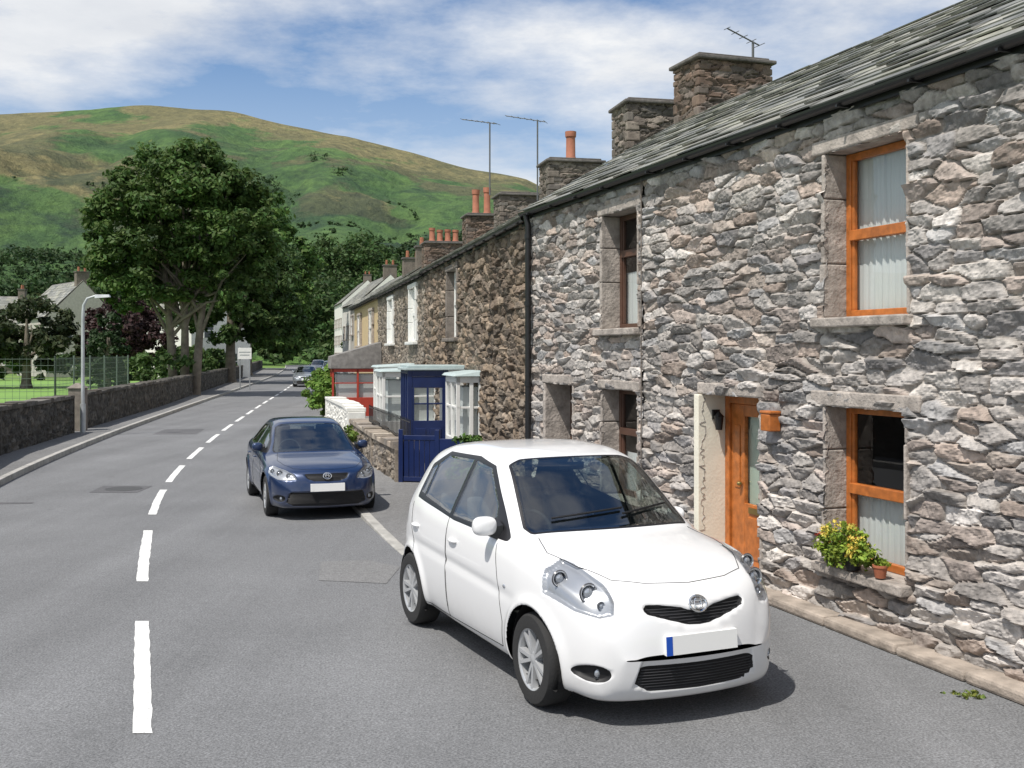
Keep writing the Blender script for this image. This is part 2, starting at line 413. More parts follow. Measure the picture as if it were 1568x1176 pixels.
d=MB(); d.add([(a+.2,dep+.08,.7),(bq,dep+.08,.7),(bq,dep+.08,zt),(a+.2,dep+.08,zt)],[(0,1,2,3)]); d.obj('door_curtain',(curtmat('green_curtain',(.5,.62,.52)),),c1)
d=MB(); d.box(s1+.20,s1+.36,-.15,-.03,1.57,1.73); d.box(s1+.19,s1+.37,-.155,-.03,1.731,1.76); d.obj('wall_box',(ORANGE,),c1,bevel=.01)
d=MB(); d.box(s0+.001,s0+.03,dep*.3,dep*.3+.08,1.6,1.7); d.lathe([(0,-.09),(.035,-.09),(.05,.04),(.055,.05),(.01,.1),(0,.1)],(s0+.08,dep*.3+.04,1.58),seg=10); d.obj('lantern',(BLACKP,),c1)
d=MB(); x=0
while x<L1:
    w=random.uniform(.7,1.3)
    d.box(x+.004,min(x+w,L1)-.004,-.24,-.0,0,.085+random.uniform(-.012,.012)); x+=w
d.obj('stone_plinth',(mat('plinth_stone',(.33,.28,.235),.9,var=.35,scale=5,bmp=.6),),c1,bevel=.025)
d=MB(); d.tube([(.03,-.07,.1),(.03,-.07,4.35)],.008,8); d.obj('cable',(DRESSD,),c1)

c2=empty('stone_cottage',(*wpos(0),0),A1)
ops=[(2.72,3.76,2.6,4.04),(2.70,3.74,.5,1.84),(.66,1.70,.02,1.86)]
rubble('front_wall',c2,SEAM,4.42,.016,.32,.10,ops,.062,PAL_GREY,MORT,9)
window(c2,*ops[0],.2,BROWNW,(0,.5),rail=.66,jw=.07,jr=.03)
window(c2,*ops[1],.2,BROWNW,(0,.4),rail=.6,jw=.05,jr=.03)
shell(c2,SEAM,5.0,4.42,5.92,2.5)
slates(c2,SEAM+.12,(-.17,4.40),(2.5,5.95),.36,.2,-.12)
gutter(c2,SEAM+.1,4.40,s0=-.1)
d=MB(); s0,s1=.66,1.70; dep=.35
d.box(s0-.08,s0,-.05,dep+.05,.02,z1);d.box(s1,s1+.05,-.05,dep+.05,.02,z1);d.box(s0-.12,s1+.10,-.052,dep+.05,z1+.002,z1+.13)
d.box(s0,s1,-.1,dep,0,.1)
d.obj('door_surround',(DRESS,),c2,bevel=.018)
d=MB(); d.box(s0,s0+.08,dep,dep+.06,.1,z1);d.box(s1-.08,s1,dep,dep+.06,.1,z1);d.box(s0+.08,s1-.08,dep+.02,dep+.06,.1,z1)
for k in range(5): d.box(s0+.1+k*.17,s0+.1+k*.17+.15,dep+.005,dep+.019,.12,z1-.05)
d.obj('door_leaf',(BROWNW,),c2,bevel=.005)
d=MB(); d.tube([(.1,-.14,4.36),(.12,-.11,4.2),(.12,-.11,.05)],.045,12)
for zz in (.6,1.8,3.0,4.0): d.tube([(.12,-.11,zz),(.12,-.11,zz+.07)],.055,12)
d.obj('drainpipe',(BLACKP,),c2,smooth=True)
chimney(c2,.50,2.95,.75,1.2,5.2,6.78,0,seed=4,wm=PAL_RED)
def aerial(name,x,y,z0,z1,yaw,n=7,ln=.8):
    e=empty(name,(x,y,0)); m=MB(); m.tube([(0,0,z0),(0,0,z1)],.022,6)
    c,s=math.cos(yaw),math.sin(yaw)
    P0=Vector((-c*ln,-s*ln,z1+.16)); P1=Vector((c*ln*.25,s*ln*.25,z1-.05))
    m.tube([P0,P1],.012,6)
    for i in range(n):
        p=P0.lerp(P1,i/(n-1)); h=.09+.015*i
        m.tube([p+Vector((s*h,-c*h,0)),p+Vector((-s*h,c*h,0))],.006,5)
    m.obj('aerial_mast',(DKMETAL,),e)
aerial('television_aerial',-.55,27.5,6.2,8.0,-.5)
aerial('television_aerial',.62,27,6.0,7.95,-.3)
aerial('television_aerial',3.95,18.2,6.5,7.4,.4,5,.5)

# ================================================================= ROW TWO
A2=math.atan2(-.9766,.2149)
def rpos(Y): return (4.0-.22*Y,Y)
def rs(Yf,Y): return (Yf-Y)/.9766
def ridge_ch(par,Yf,Yr,*a,**k): chimney(par,rs(Yf,Yr-.54),2.6,*a,**k)
h=empty('terraced_stone_house',(*rpos(28),0),A2); LA=rs(28,16.75)
wa=(rs(28,24.3),rs(28,23.1),2.62,4.06)
rubble('front_wall',h,LA,4.33,.022,.38,.14,[wa],.095,PAL_BROWN,(.11,.095,.08),21,mat_=STONEB)
window(h,*wa,.08,WHITEP,(0,1),jm=DRESSD,front=-.09)
shell(h,LA,5,4.33,5.85,2.5); slates(h,LA,(-.17,4.33),(2.5,5.88),.36,.24); gutter(h,LA,4.33)
ridge_ch(h,28,19.4,.8,1.0,5.2,6.62,0,seed=5)
ridge_ch(h,28,24.4,.8,1.15,5.2,6.48,1,seed=6,poth=.62)
h2_=empty('terraced_stone_house',(*rpos(40),0),A2); LB=rs(40,28)
wb=(rs(40,30.9),rs(40,29.6),2.6,4.06); wb2=(rs(40,36.3),rs(40,35.0),2.6,4.0)
rubble('front_wall',h2_,LB,4.3,.035,.36,.12,[wb,wb2],.05,PAL_MIX,(.15,.135,.11),22,mat_=STONEB)
for w in (wb,wb2): window(h2_,*w,.03,WHITEP,(0,1),jm=WHITEP,front=-.09)
shell(h2_,LB,5,4.3,5.82,2.5); slates(h2_,LB,(-.17,4.30),(2.5,5.85),.4,.28); gutter(h2_,LB,4.3)
ridge_ch(h2_,40,29.5,.8,1.1,5.2,6.48,0,seed=7)
ridge_ch(h2_,40,34.6,.8,1.0,5.2,6.57,2,seed=8,poth=.8,wm=PAL_RED)
h3=empty('rendered_house',(*rpos(52),0),A2); LC=rs(52,40)
shell(h3,LC,5,4.35,5.82,2.5,m=YELR,front=True); slates(h3,LC,(-.17,4.35),(2.5,5.85),.5,.3); gutter(h3,LC,4.35)
for Yc in (43,48.5):
    s=rs(52,Yc); window(h3,s-.55,s+.55,2.6,3.9,-.02,WHITEP,(0,1),jm=DRESS,front=-.05)
ridge_ch(h3,52,42,.8,1.5,5.2,6.45,4,seed=9,poth=.5,wm=PAL_RED)
WINM=mat('dark_window',(.04,.05,.06),.1)
def farhouse(name,x,y,rot,L,dp,ev,rg,wm,pots=2,floors=2):
    e=empty(name,(x,y,0),rot)
    shell(e,L,dp,ev,rg,dp/2,m=wm,front=True); slates(e,L,(-.17,ev),(dp/2,rg+.03),.6,.4)
    for k in range(int(L//3)):
        for fl in range(floors):
            s=1.6+k*3; z=.9+fl*2.7
            if z+1.3<ev: window(e,s-.5,s+.5,z,z+1.3,-.02,WHITEP,(0,1) if k%2 else None,jm=DRESS,front=-.05)
    g=MB(); f=MB()
    for fl in range(floors):
        z=.9+fl*2.7
        for q in (.22,.62):
            g.box(L+.0,L+.03,dp*q,dp*q+.9,z,z+1.3); f.box(L+.0,L+.05,dp*q-.08,dp*q,z-.05,z+1.38); f.box(L+.0,L+.05,dp*q+.9,dp*q+.98,z-.05,z+1.38); f.box(L,L+.05,dp*q,dp*q+.9,z+.6,z+.68)
    g.obj('gable_windows',(WINM,),e); f.obj('gable_window_frames',(WHITEP,),e)
    c=MB(); s=L-.5; b=dp/2
    c.col=(.2,.17,.145); c.box(s-.35,s+.35,b-.6,b+.6,rg-.7,rg+.8); c.col=(.14,.13,.12); c.box(s-.42,s+.42,b-.67,b+.67,rg+.801,rg+.9)
    c.col=(.36,.15,.09)
    for k in range(pots): c.lathe([(.12,0),(.1,.45),(0,.45)],(s,b-.3+.6*k/max(1,pots-1),rg+.9),seg=10)
    c.obj('chimney',(STONEB,),e,cols=True)
    return e
farhouse('white_house',-9.2,66,A2,9,6,5.0,7.0,WHITER)
farhouse('grey_house',-12.0,82,A2+.03,11,6,5.6,7.6,GREYR)
farhouse('white_house',-17.6,115,A2+.05,13,6,6.9,9.6,WHITER)
farhouse('white_house',-29.8,186,A2+.02,15,8,10.0,13.6,WHITER,floors=3)
farhouse('stone_house',-50,112,-.9,10,7,5.6,9.2,GREYR)
farhouse('white_house',-33.5,101,-.75,8,6,5.0,8.3,WHITER)
farhouse('stone_house',-66,120,.2,12,7,5.0,8.6,DRESSD)

def rw(Y,b): return Vector((4.0-.22*Y+.9766*b, Y+.2149*b,0))
p=empty('blue_porch',(*rw(23.4,-1.2).xy,0),A2)
m=MB(); D=1.15; W=1.2
m.box(W-.05,W,.0,.09,0,1.95);m.box(W-.05,W,D-.42,D-.34,0,1.95);m.box(W-.05,W,.09,D-.42,1.83,1.95)
m.box(W-.04,W-.006,.09,D-.42,0.02,.95)
m.box(W-.006,W+.01,.15,.36,.15,.8);m.box(W-.006,W+.01,.44,D-.48,.15,.8)
m.box(W-.04,W-.006,.09,D-.42,1.6,1.828)
for yy in (.09,.38,D-.46): m.box(W-.035,W-.005,yy,yy+.04,.95,1.6)
m.box(W-.034,W-.007,.13,D-.46,1.27,1.3)
m.box(0,W-.05,.0,.06,0,.9); 
for xx in (0,.36,.74,W-.11): m.box(xx,xx+.05,.0,.06,.9,1.95)
m.box(0,W-.05,.0,.06,1.88,1.95)
m.obj('porch_joinery',(BLUEP,),p,bevel=.008)
m=MB(); m.box(0,W-.05,D-.33,D,0,1.95); m.box(W-.049,W-.01,D-.33,D,0,1.95); m.obj('porch_wall',(WHITEP,),p)
m=MB(); m.box(-.04,W+.05,-.06,D,1.951,2.0); m.box(0,W,0.0,D,2.001,2.05); m.obj('porch_canopy',(TEAL,),p,bevel=.01)
m=MB(); m.add([(W-.02,.13,.95),(W-.02,D-.46,.95),(W-.02,D-.46,1.6),(W-.02,.13,1.6)],[(0,1,2,3)]); m.add([(0,.03,.9),(W-.1,.03,.9),(W-.1,.03,1.9),(0,.03,1.9)],[(0,1,2,3)]); m.obj('porch_glass',(GLASS,),p)
def bay(name,Y,b,W,D,H,fm,canopy=TEAL,lower=.7,roofm=None,Hr=.05):
    p=empty(name,(*rw(Y,b).xy,0),A2)
    m=MB(); m.box(0,W,0,D,0,lower)
    for xx,yy in ((0,0),(W-.07,0),(W/2-.03,0),(W-.07,D*.5),(W-.07,D-.08),(0,D-.08)): m.box(xx,xx+.07,yy,yy+.07,lower,H)
    m.box(0,W,0,.069,H-.12,H-.002);m.box(W-.069,W,.07,D,H-.12,H-.002)
    m.box(0,W,.01,.06,(H+lower)/2-.02,(H+lower)/2+.02); m.box(W-.055,W-.01,.07,D,(H+lower)/2-.02,(H+lower)/2+.02)
    m.obj('bay_joinery',(fm,),p,bevel=.006)
    m=MB(); m.add([(.05,.035,lower),(W-.05,.035,lower),(W-.05,.035,H-.1),(.05,.035,H-.1)],[(0,1,2,3)]); m.add([(W-.035,.05,lower),(W-.035,D,lower),(W-.035,D,H-.1),(W-.035,.05,H-.1)],[(0,1,2,3)]); m.obj('bay_glass',(GLASS,),p)
    m=MB(); m.box(.12,W-.12,.15,D,lower,H-.2); m.obj('bay_interior',(CURT,),p)
    m=MB(); m.hexa([(-.06,-.07,H),(W+.06,-.07,H),(W+.06,D,H),(-.06,D,H),(-.02,-.02,H+Hr),(W+.02,-.02,H+Hr),(W+.02,D,H+Hr*2.2),(-.02,D,H+Hr*2.2)]); m.obj('bay_roof',(roofm or canopy,),p,bevel=.01)
    return p
bay('white_bay_window',21.9,-.5,1.3,.5,1.86,WHITEP)
bay('white_porch',27.6,-1.3,1.5,1.3,1.85,WHITEP)
bay('white_bay_window',31.5,-1.0,1.4,1.0,1.9,WHITEP)
rp=bay('red_porch',40.5,-1.75,2.0,1.7,1.75,REDP,roofm=mat('porch_slate',(.19,.18,.17),.7,var=.3),lower=.75,Hr=.42)
def poly_wall(name,pts,H,pal,seed,res=.05,t=.35,sx=.3,sz=.11,cop=True,mort=(.055,.05,.043),mm=STONEB):
    e=empty(name,(0,0,0))
    for i in range(len(pts)-1):
        a=Vector(pts[i]);b=Vector(pts[i+1]);d=b-a;L=d.length;ang=math.atan2(d.y,d.x)
        r=rubble('wall_face',e,L,H,res,sx,sz,[],.05,pal,mort,seed+i,mat_=mm); r.location=(a.x,a.y,0); r.rotation_euler=(0,0,ang)
        nx,ny=-math.sin(ang),math.cos(ang)
        r=rubble('wall_back',e,L,H,max(res,.08),sx,sz,[],.05,pal,mort,seed+i+50,mat_=mm); r.location=(b.x+nx*t,b.y+ny*t,0); r.rotation_euler=(0,0,ang+math.pi)
        m=MB(); x=0
        while x<L:
            w=min(random.uniform(.25,.5),L-x+.001); k=random.uniform(.7,1.3); c=random.choice(pal); m.col=tuple(v*k*1.2 for v in c)
            m.box(x+.005,x+w-.005,-.07,t+.07,H,H+random.uniform(.07,.13)); x+=w
        m.col=pal[0]; m.box(-.06,0,-.05,t+.05,0,H); m.box(L,L+.06,-.05,t+.05,0,H)
        ob=m.obj('coping',(mm,),e,bevel=.015,cols=True); ob.location=(a.x,a.y,0); ob.rotation_euler=(0,0,ang)
    return e
poly_wall('garden_wall',[(-3.75,26.0),(-2.7,21.6),(-1.95,18.9)],.66,PAL_MIX,60,res=.03,mort=(.14,.12,.1))
poly_wall('garden_wall',[(-6.0,36),(-4.6,30.5),(-4.1,28)],.8,[(.6,.6,.57),(.55,.55,.52)],64,res=.05,mort=(.4,.4,.38),mm=WHITER)
g=empty('blue_gate',(-1.88,18.85,0),-.22); m=MB()
m.box(-.04,.04,-.04,.04,0,1.0);m.box(.60,.68,-.04,.04,0,1.0);m.box(.04,.60,-.02,.02,.82,.90);m.box(.04,.60,-.02,.02,.12,.2)
for k in range(6): m.box(.05+k*.092,.05+k*.092+.085,-.012,.012,.2,.82)
m.box(.68,1.3,-.03,.03,.1,.85)
m.obj('gate_boards',(BLUEP,),g,bevel=.006)
g=empty('iron_railing',(0,0,0)); m=MB()
a=Vector((-3.3,24.5,0));b_=Vector((-1.9,19.1,0))
for i in range(36):
    q=a.lerp(b_,i/35); m.tube([q+Vector((0.15,0,.7)),q+Vector((0.15,0,1.15))],.009,5)
for zz in (.8,1.1): m.tube([a+Vector((.15,0,zz)),b_+Vector((.15,0,zz))],.011,5)
m.obj('railing_bars',(BLACKP,),g)

# ================================================================= GROUND / ROAD
cY=np.array([-40,0,7.24,12.6,17.15,21.1,28.5,43.4,71,111,156,220,400.]);cX=np.array([13.2,0,-2.41,-4.17,-5.48,-6.4,-7.8,-10.2,-14.4,-20.8,-29,-42,-80.])
def pch(xk,yk,x):
    xk=np.asarray(xk,float);yk=np.asarray(yk,float);x=np.asarray(x,float)
    h=np.diff(xk);d=np.diff(yk)/h;m=np.zeros(len(xk));m[0]=d[0];m[-1]=d[-1]
    for i in range(1,len(xk)-1):
        if d[i-1]*d[i]>0:
            w1=2*h[i]+h[i-1];w2=h[i]+2*h[i-1];m[i]=(w1+w2)/(w1/d[i-1]+w2/d[i])
    i=np.clip(np.searchsorted(xk,x)-1,0,len(h)-1);t=np.clip((x-xk[i])/h[i],0,1)
    return (2*t**3-3*t**2+1)*yk[i]+(t**3-2*t**2+t)*h[i]*m[i]+(-2*t**3+3*t**2)*yk[i+1]+(t**3-t**2)*h[i]*m[i+1]
C=lambda Y: float(pch(cY,cX,Y))
Ys=np.concatenate([np.arange(-30,60,1.0),np.arange(60,380,6.0)])
def strip(name,offa,offb,z,mt,Y0=-30,Y1=380,zf=None,parent=None):
    yy=[y for y in Ys if Y0<y<Y1]; yy=[Y0]+yy+[Y1]
    V=[];F=[]
    for i,y in enumerate(yy):
        a=offa(y) if callable(offa) else C(y)+offa; b=offb(y) if callable(offb) else C(y)+offb
        zz=zf(y) if zf else z
        V+=[(a,y,zz),(b,y,zz)]
        if i: F.append((2*i-2,2*i-1,2*i+1,2*i))
    return mk(name,V,F,(mt,),parent)
def asphalt(name,c,sp=.35):
    m,nt,b=nm(name); g=worldc(nt)
    f=ramp(nt,noise(nt,g,60,3,.75),.36,.64); f2=ramp(nt,noise(nt,g,.5,5,.6),.3,.7); f3=ramp(nt,noise(nt,g,14,4,.7),.3,.7)
    k=mixc(nt,f,[x*(1-sp) for x in c],[x*(1+sp) for x in c])
    k=mixc(nt,1.0,k,mixc(nt,f2,(.88,.88,.88),(1.1,1.1,1.1)),'MULTIPLY')
    k=mixc(nt,1.0,k,mixc(nt,f3,(.86,.86,.86),(1.12,1.12,1.12)),'MULTIPLY')
    mp=N(nt,'ShaderNodeMapping'); nt.links.new(g,mp.inputs[0]); mp.inputs['Rotation'].default_value=(0,0,-.32); mp.inputs['Scale'].default_value=(1.1,.05,1)
    f4=ramp(nt,noise(nt,mp.outputs[0],1.0,4,.6),.35,.65); k=mixc(nt,1.0,k,mixc(nt,f4,(.90,.90,.90),(1.08,1.08,1.08)),'MULTIPLY')
    sp_=ramp(nt,noise(nt,g,2.6,3,.5),.68,.76); k=mixc(nt,sp_,k,[x*.72 for x in c])
    nt.links.new(k,b.inputs['Base Color']); b.inputs['Roughness'].default_value=.85; b.inputs['Specular IOR Level'].default_value=.3
    bump(nt,b,noise(nt,g,80,3,.7),.6,.01); return m
ASPH=asphalt('asphalt',(.170,.173,.178),.42); PAVE=asphalt('pavement_asphalt',(.185,.184,.183),.3); PATCH=asphalt('asphalt_patch',(.19,.19,.19),.3); PATCHD=asphalt('asphalt_patch_dark',(.12,.12,.125),.3)
KERB=mat('kerb_stone',(.36,.35,.325),.85,var=.25,scale=4,bmp=.4)
m_,nt,b=nm('grass_ground'); g_=worldc(nt)
f=ramp(nt,noise(nt,g_,.15,6,.6),.3,.7); f2=ramp(nt,noise(nt,g_,6,5,.7),.3,.7)
k=mixc(nt,f,(.08,.15,.025),(.15,.24,.05)); k=mixc(nt,1.0,k,mixc(nt,f2,(.75,.75,.75),(1.2,1.2,1.1)),'MULTIPLY')
nt.links.new(k,b.inputs['Base Color']); b.inputs['Roughness'].default_value=.9
GRASS=m_
mk('ground',[(-4000,-400,-.03),(4000,-400,-.03),(4000,6000,-.03),(-4000,6000,-.03)],[(0,1,2,3)],(GRASS,))
def wallX(Y): return 6.051-.3435*Y
def rowX(Y): return 4.0-.22*Y
strip('road',-2.9,lambda y: wallX(y)+.3 if y<14.5 else C(y)+3.3,0,ASPH)
def pz(y): return .005 if y<13 else (.005+.10*(y-13)/5 if y<18 else .105)
strip('pavement',3.05,lambda y: (wallX(y)+.3 if y<16.8 else rowX(y)+.3) if y<52 else C(y)+8,0,PAVE,13,200,pz)
def kerb(name,off,w,zf,Y0,Y1):
    e=MB(); y=Y0
    while y<Y1:
        l=.9 if y<60 else 4
        a=C(y)+off;b=C(y+l)+off; z=max(.012,zf(y)+.004); z2=max(.012,zf(y+l)+.004)
        e.hexa([(a,y+.006,-.02),(a+w,y+.006,-.02),(b+w,y+l-.006,-.02),(b,y+l-.006,-.02),(a,y+.006,z),(a+w,y+.006,z),(b+w,y+l-.006,z2),(b,y+l-.006,z2)]); y+=l
    e.obj(name,(KERB,),bevel=.012)
kerb('kerb',2.92,.14,pz,12.6,200)
kerb('kerb',-2.98,.13,lambda y:.11,-25,200)
lw=np.array([[-25,3.7],[5,-6.0],[23.7,-10.95],[30.5,-12.0],[32,-12.4],[46,-14.5],[97.7,-23.8],[160,-36.]])
lw[0,1]=C(-25)-4.4
def LWX(Y): return float(np.interp(Y,lw[:,0],lw[:,1]))
strip('pavement',lambda y:LWX(y)-.1,-2.85,0.107,PAVE,-25,158)
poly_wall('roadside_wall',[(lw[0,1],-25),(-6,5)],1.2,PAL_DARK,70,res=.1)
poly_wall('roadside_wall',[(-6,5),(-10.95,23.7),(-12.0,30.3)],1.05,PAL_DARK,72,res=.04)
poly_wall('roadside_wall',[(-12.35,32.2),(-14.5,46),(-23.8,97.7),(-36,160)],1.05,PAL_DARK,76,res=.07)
g=empty('gate_pillar',(-12.2,31.2,0)); m=MB(); m.box(-.2,.2,-.2,.2,0,1.3); m.hexa([(-.25,-.25,1.301),(.25,-.25,1.301),(.25,.25,1.301),(-.25,.25,1.301),(-.05,-.05,1.45),(.05,-.05,1.45),(.05,.05,1.45),(-.05,.05,1.45)]); m.obj('pillar_stone',(DRESSD,),g,bevel=.02)
m_,nt,b=nm('road_paint'); g_=worldc(nt)
k=mixc(nt,ramp(nt,noise(nt,g_,34,7,.8),.50,.64),(.76,.76,.74),(.34,.34,.34)); nt.links.new(k,b.inputs['Base Color']); b.inputs['Roughness'].default_value=.7; WL=m_
mm=MB(); 
dash=[(-1.8,.9),(2.6,5.2),(6.7,9.5),(11.15,14.35),(15.75,18.6),(19.7,22.6)]
y=24.0
while y<110: dash.append((y,y+2.9)); y+=4.35
R=random.Random(3)
for a,b in dash:
    n=24 if a<25 else 6
    jl=[R.uniform(-.006,.006) for _ in range(n+1)]; jr=[R.uniform(-.006,.006) for _ in range(n+1)]
    for i in range(n):
        y0=a+(b-a)*i/n;y1=a+(b-a)*(i+1)/n
        mm.add([(C(y0)-.06+jl[i],y0,.0045),(C(y0)+.06+jr[i],y0,.0045),(C(y1)+.06+jr[i+1],y1,.0045),(C(y1)-.06+jl[i+1],y1,.0045)],[(0,1,2,3)])
mm.obj('road_markings',(WL,))
mm=MB()
def patch(p,m):
    mm.add([(a,b,.004) for a,b in p],[tuple(range(len(p)))],m)
patch([(-1.95,11.2),(-1.25,11.05),(-1.2,11.9),(-1.6,12.3),(-2.1,12.2)],0)
patch([(-6.95,18.25),(-6.15,18.2),(-6.2,19.15),(-7.05,19.15)],1)
patch([(-8.7,16.75),(-7.3,16.9),(-7.35,17.08),(-8.8,16.95)],1)
patch([(-10.1,31.2),(-8.9,31.3),(-9.25,33.4),(-10.4,33.3)],1)
patch([(-5.1,24.5),(-4.75,24.5),(-5.05,27.8),(-5.4,27.8)],1)
mm.obj('asphalt_repairs',(PATCH,PATCHD))
e=empty('manhole_cover',(-6.55,18.72,.0055)); m=MB(); m.lathe([(0,.001),(.26,.001),(.27,.004),(.30,.004),(.31,0)],seg=28); m.obj('iron_lid',(mat('cast_iron',(.08,.08,.08),.6,metal=.4),),e)
mk('playing_field',[(-70,26,-.01),(-15,33,-.01),(-26,92,-.01),(-95,95,-.01)],[(0,1,2,3)],(mat('mown_grass',(.16,.29,.06),.9,var=.12,scale=.3),))

# ================================================================= HILLS
def hx(X):
    px=np.array([-1500,-700,-300,0,100,220,330,430,520,620,700,800,840,1000,1300,1800,3000]);py=np.array([330,240,200,182,174,163,170,192,208,232,250,267,287,330,400,470,520])
    return pch((px-784)*900/1700.,(540-py)*900/1700.+2.3,X)
def hill(X,Y):
    t=np.clip((Y-175)/725,0,1); p=t**1.22
    bk=np.where(Y>900,1-.5*np.clip((Y-900)/900,0,1)**1.5,1)
    n=(fbm(X/150,Y/150,3,6)-.48)*60*np.clip(t*2.2,0,1)*(1-t**4*.82)
    gul=-(1-np.abs(vn(X/60+fbm(X/80,Y/80,8)*2,Y/330,12)-.5)*2)**2*26*np.clip(t*2,0,1)*(1-t**3)
    return hx(X)*p*bk+n+gul-1.5*(1-t)
gx=np.linspace(-1400,1500,420);gy=np.concatenate([np.linspace(170,950,260),np.linspace(960,2000,40)])
X,Y=np.meshgrid(gx,gy,indexing='ij');Z=hill(X,Y)
idx=np.arange(X.size).reshape(X.shape)
F=np.stack([idx[:-1,:-1],idx[1:,:-1],idx[1:,1:],idx[:-1,1:]],-1).reshape(-1,4)
m_,nt,b=nm('hillside'); g_=worldc(nt)
sx=N(nt,'ShaderNodeSeparateXYZ'); nt.links.new(g_,sx.inputs[0])
mp=N(nt,'ShaderNodeMapping'); nt.links.new(g_,mp.inputs[0]); mp.inputs['Scale'].default_value=(.008,.006,.02); mp.inputs['Rotation'].default_value=(0,0,.3)
hz=ramp(nt,sx.outputs[2],25,185)
nz=noise(nt,mp.outputs[0],1.2,10,.62)
ad=N(nt,'ShaderNodeMath',operation='MULTIPLY_ADD'); nt.links.new(hz,ad.inputs[0]); ad.inputs[1].default_value=.13; nt.links.new(nz,ad.inputs[2])
tan=ramp(nt,ad.outputs[0],.555,.605)
n2=noise(nt,mp.outputs[0],2.4,10,.66); dk=ramp(nt,n2,.47,.54)
c=mixc(nt,ramp(nt,noise(nt,g_,.02,8,.65),.38,.62),(.06,.125,.028),(.11,.19,.042))
c=mixc(nt,tan,c,(.225,.195,.082))
inv=N(nt,'ShaderNodeMath',operation='MULTIPLY_ADD'); nt.links.new(hz,inv.inputs[0]); inv.inputs[1].default_value=-.85; inv.inputs[2].default_value=1.05
mu=N(nt,'ShaderNodeMath',operation='MULTIPLY',use_clamp=True); nt.links.new(dk,mu.inputs[0]); nt.links.new(inv.outputs[0],mu.inputs[1])
c=mixc(nt,mu.outputs[0],c,(.024,.052,.018))
low=ramp(nt,sx.outputs[2],38,24); c=mixc(nt,low,c,mixc(nt,ramp(nt,noise(nt,g_,.03,3),.45,.5),(.15,.29,.045),(.09,.18,.035)))
c=mixc(nt,1.0,c,mixc(nt,ramp(nt,noise(nt,g_,.13,7,.75),.35,.65),(.58,.6,.58),(1.28,1.25,1.2)),'MULTIPLY')
c=mixc(nt,.07,c,(.35,.45,.55))
nt.links.new(c,b.inputs['Base Color']); b.inputs['Roughness'].default_value=.95; b.inputs['Specular IOR Level'].default_value=.1
bump(nt,b,noise(nt,g_,.06,9,.7),1.0,9.0)
mk('hill',np.stack([X,Y,Z],-1).reshape(-1,3),F,(m_,),None,None,True)

# ================================================================= TREES
def leafcloud(name,blobs,n,size,base,parent=None,seed=0,clumps=40,spread=.22,var=.5,shell_=.75,even=False):
    R=np.random.default_rng(seed)
    blobs=np.array(blobs,float); vol=(blobs[:,3]*blobs[:,4]*blobs[:,5])**(2/3); pr=vol/vol.sum()
    nc=clumps*len(blobs); bi=R.choice(len(blobs),nc,p=None if even else pr)
    d=R.normal(size=(nc,3)); d/=np.linalg.norm(d,axis=1)[:,None]
    rad=shell_+(1.08-shell_)*R.random(nc)**.7
    cc=blobs[bi,:3]+d*rad[:,None]*blobs[bi,3:]
    cs=blobs[bi,3:].mean(1)*spread*(.6+.9*R.random(nc))
    ccol=(1-var/2)+var*R.random(nc)
    li=R.choice(nc,n)
    off=R.normal(size=(n,3)); off/=np.linalg.norm(off,axis=1)[:,None]; off*=(R.random(n)**.5)[:,None]
    off[:,2]*=.7
    P=cc[li]+off*cs[li][:,None]
    a=R.normal(size=(n,3)); a/=np.linalg.norm(a,axis=1)[:,None]
    nrm=off+np.array([0,0,.6])+R.normal(size=(n,3))*.5
    u=np.cross(nrm,a);u/=np.linalg.norm(u,axis=1)[:,None]+1e-9; w=np.cross(nrm,u);w/=np.linalg.norm(w,axis=1)[:,None]+1e-9
    s=size*(.6+.8*R.random(n))[:,None]
    V=np.stack([P-u*s*.9,P-w*s*.45,P+u*s*.9,P+w*s*.45],1).reshape(-1,3)
    F=np.arange(4*n).reshape(n,4)
    k=ccol[li]*(.75+.5*R.random(n))
    col=np.array(base)[None]*k[:,None]; col[:,0]*=(.85+.4*R.random(n))
    mk(name,V,F,(LEAF,),parent,None,False,np.repeat(col,4,0))
def tree(name,x,y,H,blobs,n,size,base,seed,tr=.35,trunks=1,th=.45,clumps=40):
    e=empty(name,(x,y,0)); m=MB(); R=random.Random(seed)
    for k in range(trunks):
        ox=(k-(trunks-1)/2)*tr*2.2
        top=Vector((ox*2.4,R.uniform(-.3,.3),H*.75)); 
        path=[Vector((ox,0,-.1)),Vector((ox*1.1,0,.4)),Vector((ox*1.4,.05,H*.22)),Vector((ox*1.9,.1,H*th)),top]
        m.tube(path,[tr*1.5,tr*1.05,tr*.85,tr*.65,tr*.2],12)
        for b in blobs:
            if R.random()<.75:
                s=path[2].lerp(path[3],R.random()); c=Vector(b[:3]); mid=s.lerp(c,.5)+Vector((R.uniform(-.4,.4),R.uniform(-.4,.4),.5))
                m.tube([s,mid,c],[tr*.42,tr*.25,tr*.08],7)
    m.obj('trunk_and_limbs',(BARK,),e,smooth=True)
    leafcloud('crown',blobs,n,size,base,e,seed,clumps)
    return e
G1=(.066,.12,.03)
bl=[(-.4,0,9.9,3.2,3.4,3.1),(-2.8,-.5,8.6,2.1,2.6,2.2),(2.2,-.3,9.0,2.5,2.8,2.5),(-1.0,-1.0,7.0,2.7,2.6,2.0),(2.6,0,6.6,2.2,2.6,1.9),(-3.2,.3,6.4,1.7,2.2,1.3),(.4,.4,11.7,2.2,2.3,1.6),(-1.9,.2,11.0,1.7,2,1.5),(2.2,.3,10.9,1.6,2,1.4),(-3.9,0,7.6,1.1,1.6,1.1),(3.7,0,8.0,1.2,1.5,1.6),(-2.4,-1,5.3,1.3,1.6,.9),(3.4,-.6,5.2,1.5,1.5,1.1)]
